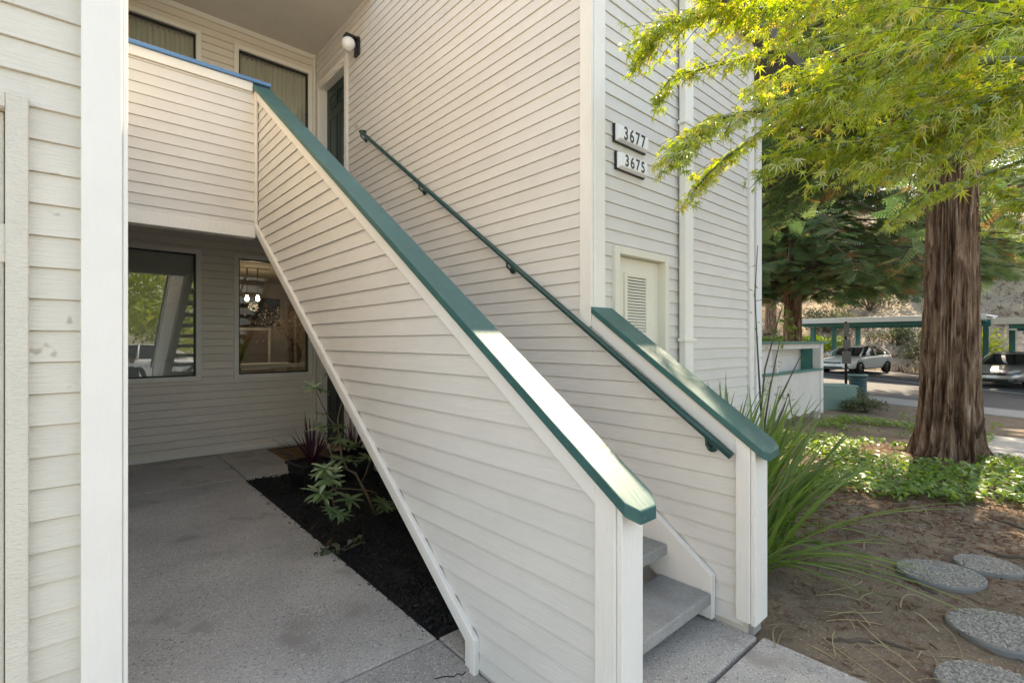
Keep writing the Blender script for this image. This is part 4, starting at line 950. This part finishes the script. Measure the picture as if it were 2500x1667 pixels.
def hedge(label, x0, x1, y0, y1, seed):
    t = thing('hedge', label, 'hedge', ((x0 + x1) / 2, (y0 + y1) / 2, lot(x0, (y0 + y1) / 2) - .25)); n = 9000; hx, hy = (x1 - x0) / 2, (y1 - y0) / 2
    P = np.stack([rng.uniform(-hx, hx, n), rng.uniform(-hy, hy, n), rng.uniform(1.25, 1.95, n)], 1); P[:, 2] += .08 * np.sin(P[:, 1] * 4)
    Vv, Ff, ix = rep(LEAFQ_V, LEAFQ_F, frames(rvec(n), rvec(n, .6) + [0, 0, 1], rng.uniform(.09, .17, n)), P); link('foliage', arrmesh('foliage', Vv, Ff, rng.random(n)[ix]), M_HEDGE, t)
    b = MB(); rs = random.Random(seed)
    for i in range(34):
        x, y = rs.uniform(-hx, hx) * .7, rs.uniform(-hy, hy) * .95; b.tube([(x, y, 0), (x + rs.gauss(0, .1), y + rs.gauss(0, .1), .7), (x + rs.gauss(0, .3), y + rs.gauss(0, .3), 1.4)], [.04, .03, .012], 5)
    b.build('stems', M_BARK2, t)
hedge('bright clipped hedge with bare stems left of the white car', 32.5, 34.2, 8.6, 17, 51)

# ------------------------------------------------------------------ maple
ML_V = [(0, 0, 0)]; ang = [-128, -78, -38, 0, 38, 78, 128]; lens_ = [.42, .72, .92, 1.0, .92, .72, .42]
for i, (a, l) in enumerate(zip(ang, lens_)):
    if i: b = (ang[i - 1] + a) / 2; ML_V.append((.21 * math.sin(R(b)), .21 * math.cos(R(b)), .03))
    ML_V.append((l * math.sin(R(a)), l * math.cos(R(a)), -.30 * l * l))
ML_F = [(0, i + 1, i) for i in range(1, 13)]
ML_F = [(0, 1, 2)] + [(0, i, i + 1) for i in range(2, 13)]
MAPLE_ME = pym('maple_leaf', ML_V, ML_F); MAPLE_ME.materials.append(M_MAPLE)
TR = thing('maple_tree', 'Japanese maple with bright yellow-green palmate leaves overhanging the number wall', 'tree', (4.3, -1.2, 0))
TR.location = (0, 0, 0); rs = random.Random(77)
MB().tube([(4.4, -1.5, -.1), (4.35, -1.45, .8), (4.3, -1.3, 1.6), (4.2, -1.2, 2.1)], [.14, .11, .10, .08], 12).build('trunk', M_GBARK, TR, smooth=True)
SP = [  # (u, v, depth) along each limb, leaf spread, twigs
    ([(2350, 150, 2.2), (2100, 200, 2.5), (1870, 270, 2.55), (1750, 290, 2.5), (1690, 325, 2.4), (1655, 368, 2.35)], 30, 1.0),
    ([(2300, 230, 2.8), (2000, 250, 3.0), (1860, 325, 2.9), (1765, 390, 2.85), (1715, 440, 2.8)], 24, .9),
    ([(2250, -20, 2.6), (1950, 20, 2.7), (1760, 30, 2.75), (1640, 60, 2.8), (1590, 100, 2.8)], 28, 1.0),
    ([(2200, 60, 3.2), (1950, 110, 3.1), (1790, 150, 3.0), (1640, 190, 3.0), (1600, 240, 2.95)], 28, 1.0),
    ([(2550, 180, 1.8), (2350, 260, 2.0), (2180, 330, 2.1), (2020, 370, 2.2), (1900, 400, 2.25)], 28, 1.0),
    ([(2650, 20, 1.6), (2450, 60, 1.7), (2250, 110, 1.9), (2080, 180, 2.1), (1960, 250, 2.25)], 30, 1.1),
    ([(2650, 150, 1.6), (2500, 210, 1.75), (2380, 270, 1.9), (2280, 330, 2.0)], 24, 1.1),
    ([(2650, 330, 3.0), (2480, 400, 3.3), (2330, 450, 3.45), (2260, 480, 3.5), (2180, 540, 3.55)], 13, .75),
    ([(2700, 420, 2.8), (2560, 490, 2.9), (2510, 500, 3.0), (2450, 470, 3.2)], 12, .75),
    ([(2650, 250, 3.4), (2400, 330, 3.6), (2230, 400, 3.7), (2130, 410, 3.7), (2030, 395, 3.6)], 15, .8),
    ([(2500, -60, 2.4), (2250, 20, 2.7), (2050, 70, 3.0), (1900, 130, 3.1)], 30, 1.1),
    ([(2600, -80, 3.0), (2400, 0, 3.2), (2200, 60, 3.5), (2000, 140, 3.6), (1850, 200, 3.6)], 30, 1.1),
    ([(2700, 60, 2.6), (2500, 130, 2.9), (2350, 180, 3.2), (2180, 240, 3.4)], 30, 1.1),
    ([(2650, 200, 3.9), (2450, 280, 4.1), (2280, 330, 4.2), (2100, 340, 4.2)], 30, 1.1),
    ([(2400, -120, 2.2), (2150, -80, 2.3), (1900, -60, 2.5), (1750, -30, 2.6)], 26, 1.1),
]
LD_, LP_, LN_, LS_ = [], [], [], []
def sunway2(p):
    for y in np.linspace(.92, 1.85, 8):
        v = p - Vector((1.42, y, cz(y))); s = v.dot(sd)
        if s > 0 and (v - sd * s).length < .16: return True
    return False
for limb, ntw, sp in SP:
    P = [at(u, v, d=d) for u, v, d in limb]; n = len(P)
    root = Vector((4.2, -1.2, 2.1)); bpts = [root, root.lerp(P[0], .5) + Vector((0, 0, .25))] + P
    MB().tube(bpts, [.035, .025] + list(np.linspace(.016, .003, n)), 7).build('limb', M_GBARK, TR, smooth=True)
    tw = MB()
    for i in range(int(ntw * 2.15)):
        s = (i + rs.random()) / int(ntw * 2.15) * (n - 1); k = min(int(s), n - 2); p = P[k].lerp(P[k + 1], s - k); dv = (P[k + 1] - P[k]).normalized(); sd_ = dv.cross(Vector((0, 0, 1))).normalized()
        ln = rs.uniform(.16, .42) * sp * (1.15 - .5 * s / (n - 1)); d = (dv * rs.uniform(.5, 1) + sd_ * rs.choice((-1, 1)) * rs.uniform(.2, .8) + Vector((0, 0, rs.uniform(-.55, .25)))).normalized()
        q = p + d * ln + Vector((0, 0, -.08 * ln))
        if sunway2(q): continue
        tw.tube([p, p.lerp(q, .5) + Vector((0, 0, .015)), q], [.003, .002, .001], 4, False)
        for j in range(int(12 * ln / .3) + 5):
            t = (j + .5) / (int(12 * ln / .3) + 5); c = p.lerp(q, t); od = d * .6 + Vector((rs.gauss(0, .5), rs.gauss(0, .5), -.55 + rs.gauss(0, .35)))
            LP_.append(c + Vector((rs.gauss(0, .018), rs.gauss(0, .018), rs.gauss(0, .012)))); LD_.append(od); LN_.append((rs.gauss(0, .4), rs.gauss(0, .4), 1)); LS_.append(rs.uniform(.030, .060))
    tw.build('twigs', M_GBARK, TR)['kind'] = 'stuff'
LP_ = np.array([list(v) for v in LP_]); LD_ = np.array([list(v) for v in LD_]); LN_ = np.array(LN_); LS_ = np.array(LS_)
dep = .668 * LP_[:, 0] + .744 * LP_[:, 1]; uu = 1250 + F * (.744 * LP_[:, 0] - .668 * LP_[:, 1]) / dep; vv = 834 - F * (LP_[:, 2] - EYE) / dep
big = np.where((uu < 2500) & (vv > 0), LS_ / dep, 0); order = np.argsort(-big); near, rest = order[:300], order[300:]
for i in near: put('leaf', MAPLE_ME, TR, Vector(LP_[i]), LD_[i], LN_[i], float(LS_[i]))
Vv, Ff, ix = rep(ML_V, ML_F, frames(LD_[rest], LN_[rest], LS_[rest]), LP_[rest])
o = link('leaves', arrmesh('leaves', Vv, Ff, rng.random(len(rest))[ix]), M_MAPLE, TR); o['kind'] = 'stuff'

# twiggy climber at the building corner
CV = thing('twiggy_climber', 'thin twiggy shrub with sparse lobed leaves at the end of the number wall', 'shrub', (0, 0, 0))
def px(u, v, d): return at(u, v, d=d)
ST_ = [[(1862, 1130, 4.4), (1858, 1000, 4.4), (1868, 900, 4.4), (1895, 800, 4.4), (1910, 750, 4.4), (1880, 730, 4.4), (1845, 735, 4.4)], [(1860, 1100, 4.4), (1900, 980, 4.3), (1940, 900, 4.3), (1955, 870, 4.3)],
       [(1860, 1080, 4.4), (1880, 950, 4.5), (1898, 860, 4.5), (1905, 830, 4.5)], [(1858, 1000, 4.4), (1850, 860, 4.5), (1843, 720, 4.5), (1850, 600, 4.5)], [(1862, 1120, 4.4), (1912, 1000, 4.3), (1925, 960, 4.3), (1945, 1080, 4.2)]]
LEAFC = pym('climber_leaf', ML_V, ML_F); LEAFC.materials.append(M_HEDGE)
for sl in ST_:
    P = [px(*q) for q in sl]; MB().tube(P, list(np.linspace(.009, .003, len(P))), 6).build('stem', M_BARK2, CV, smooth=True)
    for i in range(len(P) - 1):
        for j in range(5):
            c = P[i].lerp(P[i + 1], rs.random()) + Vector((rs.gauss(0, .05), rs.gauss(0, .05), rs.gauss(0, .03)))
            put('leaf', LEAFC, CV, c, (rs.gauss(0, 1), rs.gauss(0, 1), -.4), (rs.gauss(0, .4), rs.gauss(0, .4), 1), rs.uniform(.018, .04))
for i in range(13):
    put('leaf', LEAFC, CV, px(1918 + rs.gauss(0, 22), 800 + rs.gauss(0, 28), 4.35), (rs.gauss(0, 1), rs.gauss(0, 1), -.6), (-.8, -.6, .5 + rs.gauss(0, .3)), rs.uniform(.05, .075))
SPIKE = thing('broken_branch', 'broken brown branch leaning against the foot of the big redwood', 'branch', (0, 0, 0))
a = at(2360, 1115, z=-.04); a = Vector((a.x + .2, a.y, gz(a.x, a.y) - .03)); b = at(2404, 1020, d=6.2)
MB().tube([a, a.lerp(b, .4) + Vector((.01, .01, 0)), a.lerp(b, .8) + Vector((-.01, -.01, 0)), b], [.032, .03, .024, .008], 8).build('branch', M_BARK2, SPIKE, smooth=True)

# ------------------------------------------------------------------ patio enclosure, utility unit, bin, sign post
PE = thing('patio_enclosure', 'white beadboard patio enclosure with a teal cap beyond the building corner', 'fence', (0, 0, 0))
xa, xb, yp = 8.1, 11.75, 3.38
M_BEAD = mat('white beadboard paint', (.66, .65, .64), .6, var=.04, rnd=.03)
n = 46; st = (xb - xa) / n
for i in range(n): MB().box(xa + i * st + .003, xa + (i + 1) * st - .003, yp - .012, yp + .012, .08 + .02 * math.sin(i), .90).build('beadboard', M_BEAD, PE)
MB().box(xa, xb, yp + .013, yp + .05, .1, .9).build('backing_panel', M_BEAD, PE)
MB().box(xa - .02, xb + .02, yp - .05, yp + .08, .902, .94).build('sill', M_TEAL, PE, bevel=.004)
MB().box(xb - .08, xb + .10, yp - .03, yp + .12, .0, 1.46).build('post', M_BEAD, PE, bevel=.004)
MB().box(xa - 1.2, xb + .26, yp - .10, yp + .25, 1.462, 1.50).build('cap_rail', M_TEAL, PE, bevel=.004)
MB().box(xa - 1.2, xb - .08, yp - .01, yp + .08, 1.36, 1.46).build('top_rail', M_BEAD, PE, bevel=.003)
MB().box(xa - 1.2, 9.45, yp + .06, yp + .10, .3, 1.36).build('side_panel', M_BEAD, PE)
MB().box(9.36, 9.47, yp + .0, yp + .12, .94, 1.36).build('post', M_BEAD, PE)
MB().box(xb - .05, xb + .05, yp + .12, 3.73, .1, 1.46).build('return_panel', M_TEAL, PE)
MB().box(xa, xb, 3.74, 3.80, .1, 1.40).build('rear_panel', M_BEAD, PE)
for x in (9.6, 11.65): MB().box(x, x + .09, yp, yp + .09, -.25, .1).build('leg', M_BEAD, PE)
UC = at(2027, 985, z=-.13); UC = Vector((14.0, 3.75, gz(14, 3.75)))
UU = thing('utility_unit', 'pale green louvred utility unit beyond the patio enclosure', 'utility box', (UC.x, UC.y, UC.z), rz=R(38))
MB().box(-.36, .36, -.36, .36, 0, .56).build('casing', M_TEAL2, UU, bevel=.015); MB().box(-.39, .39, -.39, .39, .561, .60).build('lid', M_TEAL2, UU, bevel=.01)
for i in range(9):
    z = .05 + i * .055
    for s in (0, 1, 2, 3):
        o = MB().box(-.33, .33, -.395, -.362, z, z + .022).build('louvre', M_TEAL2, UU); o.rotation_euler = (0, 0, s * math.pi / 2)
bx = Vector((17.4, 3.95, gz(17.4, 3.95)))
BN = thing('litter_bin', 'dark teal ribbed litter bin standing at the kerb', 'bin', (17.3, 4.0, lot(17, 4.0) + .12))
m = MB(); prof = [(.001, 0), (.21, 0), (.215, .05)]
for i in range(7): prof += [(.222, .08 + i * .075), (.212, .11 + i * .075)]
prof += [(.225, .62), (.24, .64), (.24, .68), (.21, .70), (.20, .62), (.001, .6)]
m.lathe(prof, 22).build('body', mat('dark teal bin', (.015, .06, .065), .5), BN, smooth=False)
MB().lathe([(.242, .655), (.248, .66), (.248, .685), (.235, .70)], 22).build('rim', M_TEAL2, BN)
SPo = thing('sign_post', 'dark metal post carrying three sign plates seen from behind', 'sign', (16.9, 4.2, lot(17, 4.2) + .12), rz=R(-62))
MB().lathe([(.001, 0), (.035, 0), (.035, 2.22), (.001, 2.23)], 10).build('pole', M_BLACK, SPo, smooth=True)
M_SB = mat('sign back', (.10, .095, .09), .5, metal=.3)
for (z0, z1, wx, s) in ((1.80, 2.18, .065, .0), (1.45, 1.70, .10, .25), (1.0, 1.36, .12, .15)):
    o = MB().box(-wx, wx, -.045, -.036, z0, z1).build('sign_plate', M_SB, SPo); o.rotation_euler = (0, 0, s)

# ------------------------------------------------------------------ carports
def carport(label, x0, x1, y0, y1, z, posts, fasc, tilt=0):
    t = thing('carport', label, 'carport', (0, 0, 0), 'carports over the parking bays')
    MB().extr('y', y0, y1, [(x0, z + .22), (x1, z + .35), (x1, z + .41), (x0, z + .28)]).build('roof', M_WHITE, t)
    MB().box(x0 - .05, x0, y0 - .02, y1 + .02, z + .06, z + .30).build('fascia', fasc, t, bevel=.01)
    MB().box(x0, x1, y1, y1 + .05, z + .06, z + .36).build('end_fascia', fasc, t, bevel=.01)
    for x in (x0 + .5, x1 - .7): MB().box(x, x + .16, y0 + .2, y1 - .4, z - .10, z + .21).build('beam', M_TEAL, t, bevel=.01)
    for (x, y) in posts: MB().box(x, x + .2, y, y + .2, lot(x, y) - .1, z - .1).build('post', M_TEAL, t, bevel=.01)
    n = max(2, int((y1 - y0) / 1.2))
    for i in range(n): y = y0 + .3 + (y1 - y0 - .6) * i / (n - 1); MB().box(x0 + .02, x1 - .02, y, y + .06, z + .10, z + .215).build('rafter', M_TEAL, t)
    return t
carport('long white-roofed carport with teal beams over the white car', 27.9, 33.6, 2.05, 9.35, 2.34, [(29.0, 8.6), (32.6, 7.45), (28.6, 2.3), (32.6, 2.3), (32.6, 8.6)], M_WHITE)
carport('nearer cream-edged carport over the silver car at the right edge', 26.6, 33.2, -9, 1.75, 2.10, [(31.2, 1.35), (31.2, -3), (27.8, -6)], M_FASC)

# ------------------------------------------------------------------ cars
def car(label, x, y, head, paint, emblem):
    t = thing('parked_car', label, 'car', (x, y, lot(x, y)), 'cars parked under the carports', head)   # +x is forward
    L2 = 2.33
    def loft(name, rings, m, parent, sub=1, smooth=True):
        V = []; n = len(rings[0])
        for r in rings: V += r
        Fc = [(i * n + j, i * n + j + 1, (i + 1) * n + j + 1, (i + 1) * n + j) for i in range(len(rings) - 1) for j in range(n - 1)]
        Fc += [tuple(range(n))[::-1], tuple((len(rings) - 1) * n + j for j in range(n))]
        o = MB().add(V, Fc).build(name, m, parent, smooth=smooth)
        if sub: s = o.modifiers.new('s', 'SUBSURF'); s.levels = 2; s.render_levels = 2
        return o
    # lower body: x, half width, bottom, top
    stn = [(-2.33, .70, .42, .82), (-2.26, .80, .34, .98), (-2.0, .87, .26, 1.02), (-1.4, .895, .22, 1.00), (-.6, .90, .20, .965), (.3, .90, .20, .94), (.95, .895, .20, .92), (1.45, .885, .21, .87), (1.9, .86, .22, .78), (2.18, .78, .24, .69), (2.30, .66, .28, .60), (2.35, .52, .34, .50)]
    rings = []
    for (sx, hw, zb, zt) in stn:
        h = zt - zb; half = [(0, zb), (hw * .82, zb), (hw * .96, zb + .16 * h), (hw, zb + .5 * h), (hw * .985, zb + .78 * h), (hw * .90, zt - .015), (hw * .5, zt + .012), (0, zt + .018)]
        rings.append([(sx, -a, b) for a, b in half] + [(sx, a, b) for a, b in half[::-1][1:]])
    body = loft('body', rings, paint, t)
    gs = [(-1.95, .70, 1.00, .60, 1.03), (-1.15, .78, .98, .57, 1.36), (-.55, .79, .95, .585, 1.43), (.05, .79, .94, .585, 1.425), (.42, .785, .92, .56, 1.37), (1.12, .76, .90, .66, .93)]
    rings = []
    for (sx, wb, zb, wt, zt) in gs:
        half = [(0, zb - .05), (wb, zb - .05), (wb, zb), (wb * .5 + wt * .5 + .01, (zb + zt) / 2), (wt, zt - .02), (wt * .6, zt + .012), (0, zt + .018)]
        rings.append([(sx, -a, b) for a, b in half] + [(sx, a, b) for a, b in half[::-1][1:]])
    loft('windows', rings, M_CGLASS, t)
    rings = []
    for (sx, wt, zt) in ((-1.32, .56, 1.30), (-1.1, .575, 1.375), (-.55, .59, 1.437), (.05, .59, 1.432), (.36, .575, 1.385), (.5, .56, 1.345)):
        half = [(0, zt - .01), (wt * .98, zt - .03), (wt, zt - .005), (wt * .6, zt + .022), (0, zt + .028)]; rings.append([(sx, -a, b) for a, b in half] + [(sx, a, b) for a, b in half[::-1][1:]])
    loft('roof', rings, paint, t)
    for s in (-1, 1):
        for P in ([(1.16, .75 * s, .905), (.8, .70 * s, 1.14), (.42, .58 * s, 1.375)], [(-.35, .80 * s, .94), (-.34, .715 * s, 1.2), (-.33, .60 * s, 1.41)], [(-1.95, .72 * s, .99), (-1.6, .67 * s, 1.19), (-1.15, .58 * s, 1.365)]):
            MB().tube(P, [.045, .035, .03] if P[0][0] > -.5 else [.10, .075, .05], 6).build('pillar', paint, t, smooth=True)
        mm = MB().lathe([(.001, -.10), (.05, -.085), (.075, -.03), (.07, .05), (.001, .08)], 12, (0.78, .96 * s, 1.0), 'y').build('mirror', paint, t, smooth=True)
        o = MB().add([(2.04, .55 * s, .66), (2.26, .50 * s, .60), (2.30, .44 * s, .66), (2.02, .80 * s, .74), (2.10, .60 * s, .755), (2.2, .79 * s, .69)], [(0, 1, 2, 4), (0, 4, 3), (3, 4, 2, 5), (1, 5, 2), (0, 3, 5, 1)]).build('headlight', M_LENS, t)
        o.location.x = .045; o.location.z = -.005
        MB().box(-2.34, -2.05, (.52 if s > 0 else -.80), (.80 if s > 0 else -.52), .78, .93).build('tail_light', M_REDL, t, bevel=.03)
        for sx in (-1.42, 1.38):
            wl = MB().lathe([(.001, -.02), (.38, -.02), (.385, .0), (.36, .012)], 26, (sx, .878 * s, .36), 'y').build('wheel_arch', M_TYRE, t)
            wh = bpy.data.objects.new('wheel', None); COL.objects.link(wh); wh.parent = t; wh.location = (sx, .80 * s, .325)
            MB().lathe([(.215, -.10), (.30, -.10), (.322, -.07), (.325, 0), (.322, .07), (.30, .10), (.215, .10)], 30, (0, 0, 0), 'y').build('tyre', M_TYRE, wh, smooth=True)
            rim = MB().lathe([(.215, .085 * s), (.20, .09 * s), (.19, .04 * s), (.04, .035 * s), (.001, .04 * s)], 26, (0, 0, 0), 'y')
            rim.build('rim', M_BLACK, wh)
            sp = MB()
            for k in range(5):
                a = k * 1.2566; c_, s_ = math.cos(a), math.sin(a); q = [(c_ * .03 - s_ * .035, s_ * .03 + c_ * .035), (c_ * .20 - s_ * .028, s_ * .20 + c_ * .028), (c_ * .20 + s_ * .028, s_ * .20 - c_ * .028), (c_ * .03 + s_ * .035, s_ * .03 - c_ * .035)]
                sp.extr('y', .055 * s, .088 * s, q)
            sp.build('spokes', M_ALLOY, wh)
        MB().box(-.9, -.74, .905 * s - .012, .905 * s + .012, .82, .85).build('door_handle', M_CHROME, t, bevel=.006)
    MB().box(2.26, 2.352, -.40, .40, .535, .60).build('grille', M_BLACK, t, bevel=.012)
    MB().box(2.27, 2.362, -.50, .50, .605, .635).build('chrome_bar', M_CHROME, t, bevel=.008)
    MB().box(2.25, 2.365, -.48, .48, .30, .385).build('lower_grille', M_BLACK, t, bevel=.02)
    MB().box(2.34, 2.385, -.16, .16, .405, .525).build('number_plate', M_WHITE, t, bevel=.004)
    e = MB().box(2.35, 2.378, -.05, -.034, .565, .65); e.box(2.35, 2.378, .034, .05, .565, .65); e.box(2.35, 2.378, -.034, .034, .60, .614); e.build('emblem', M_CHROME, t)
    for s in (-1, 1): MB().box(2.10, 2.30, (.55 if s > 0 else -.72), (.72 if s > 0 else -.55), .33, .40).build('fog_lamp', M_BLACK, t, bevel=.02)
    MB().box(-.5, -.3, -.06, .06, 1.44, 1.47).build('antenna_fin', paint, t, bevel=.01)
    return t
hd = math.atan2(.2, -.98)
car('white sedan parked under the long carport beyond the sign post', 31.1, 7.3, hd, M_CARW, 0)
car('silver-grey sedan parked at the right edge beyond the redwood trunk', 29.9, 1.38, hd, M_CARS, 1)

# seen only mirrored in the lower left window
car('white car parked on the drive behind the photographer, mirrored in the window', 2.3, -8.2, .2, M_CARW, 0).location.z = -.04
def person():
    t = thing('person', 'crouching person in dark clothes and cap, mirrored in the lower left window', 'person', (1.12, -.75, 0), rz=0); z0 = slabz(1.12, -.75)
    J = {'pel': (0, -.10, .38), 'chest': (0, .02, .74), 'neck': (0, .05, .93), 'sL': (-.19, .03, .86), 'sR': (.19, .03, .86), 'eL': (-.27, .12, .62), 'eR': (.27, .12, .62), 'hL': (-.12, .33, .62), 'hR': (.12, .33, .62),
         'kL': (-.17, .30, .50), 'kR': (.17, .32, .48), 'aL': (-.15, .08, .09), 'aR': (.15, .10, .09), 'tL': (-.17, .27, .04), 'tR': (.17, .29, .04), 'bel': (0, -.05, .55), 'hipL': (-.11, -.10, .38), 'hipR': (.11, -.10, .38)}
    RD = {'pel': .14, 'chest': .16, 'neck': .06, 'sL': .075, 'sR': .075, 'eL': .048, 'eR': .048, 'hL': .034, 'hR': .034, 'kL': .068, 'kR': .068, 'aL': .045, 'aR': .045, 'tL': .035, 'tR': .035, 'bel': .145, 'hipL': .10, 'hipR': .10}
    Ed = [('pel', 'bel'), ('bel', 'chest'), ('chest', 'neck'), ('chest', 'sL'), ('chest', 'sR'), ('sL', 'eL'), ('eL', 'hL'), ('sR', 'eR'), ('eR', 'hR'), ('pel', 'hipL'), ('pel', 'hipR'), ('hipL', 'kL'), ('kL', 'aL'), ('aL', 'tL'), ('hipR', 'kR'), ('kR', 'aR'), ('aR', 'tR')]
    ks = list(J); me = bpy.data.meshes.new('body'); me.from_pydata([(J[k][0], J[k][1], J[k][2] + z0) for k in ks], [(ks.index(a), ks.index(b)) for a, b in Ed], [])
    o = link('body', me, mat('dark clothing', (.02, .022, .028), .85), t); sm = o.modifiers.new('skin', 'SKIN')
    for i, k in enumerate(ks): me.skin_vertices[0].data[i].radius = (RD[k], RD[k] * .9); me.skin_vertices[0].data[i].use_root = (k == 'pel')
    sb = o.modifiers.new('s', 'SUBSURF'); sb.levels = 2; sb.render_levels = 2
    sk_ = mat('skin', (.52, .33, .24), .6)
    h = MB().lathe([(.001, -.115), (.045, -.105), (.066, -.06), (.077, 0), (.079, .05), (.066, .095), (.001, .12)], 20, (0, .075, 1.10 + z0))
    h.lathe([(.001, .105), (.014, .10), (.018, .085), (.001, .075)], 8, (0, .075, 1.085 + z0), 'y'); h.lathe([(.001, -.09), (.02, -.08), (.02, .08), (.001, .09)], 10, (0, .075, 1.10 + z0), 'x'); h.build('head', sk_, t, smooth=True)
    c = MB().lathe([(.084, .02), (.088, .05), (.078, .10), (.04, .13), (.001, .138)], 20, (0, .07, 1.10 + z0)); c.add([(-.07, .13, 1.125 + z0), (.07, .13, 1.125 + z0), (.05, .215, 1.11 + z0), (-.05, .215, 1.11 + z0)], [(0, 1, 2, 3)]); c.build('cap', mat('navy cap', (.02, .025, .05), .8), t, smooth=True)
    for s_ in (-1, 1):
        hd_ = MB().lathe([(.001, -.01), (.036, .0), (.038, .05), (.028, .085), (.001, .09)], 10, (.12 * s_, .33, .60 + z0))
        for f in range(4): hd_.tube([(.12 * s_ + (f - 1.5) * .016, .36, .66 + z0), (.12 * s_ + (f - 1.5) * .017, .40, .675 + z0), (.12 * s_ + (f - 1.5) * .016, .41, .645 + z0)], [.009, .0085, .007], 6)
        hd_.tube([(.12 * s_ - .03 * s_, .34, .62 + z0), (.12 * s_ - .055 * s_, .37, .645 + z0), (.12 * s_ - .05 * s_, .395, .655 + z0)], [.011, .01, .008], 6); hd_.build('hand', sk_, t, smooth=True)
person()
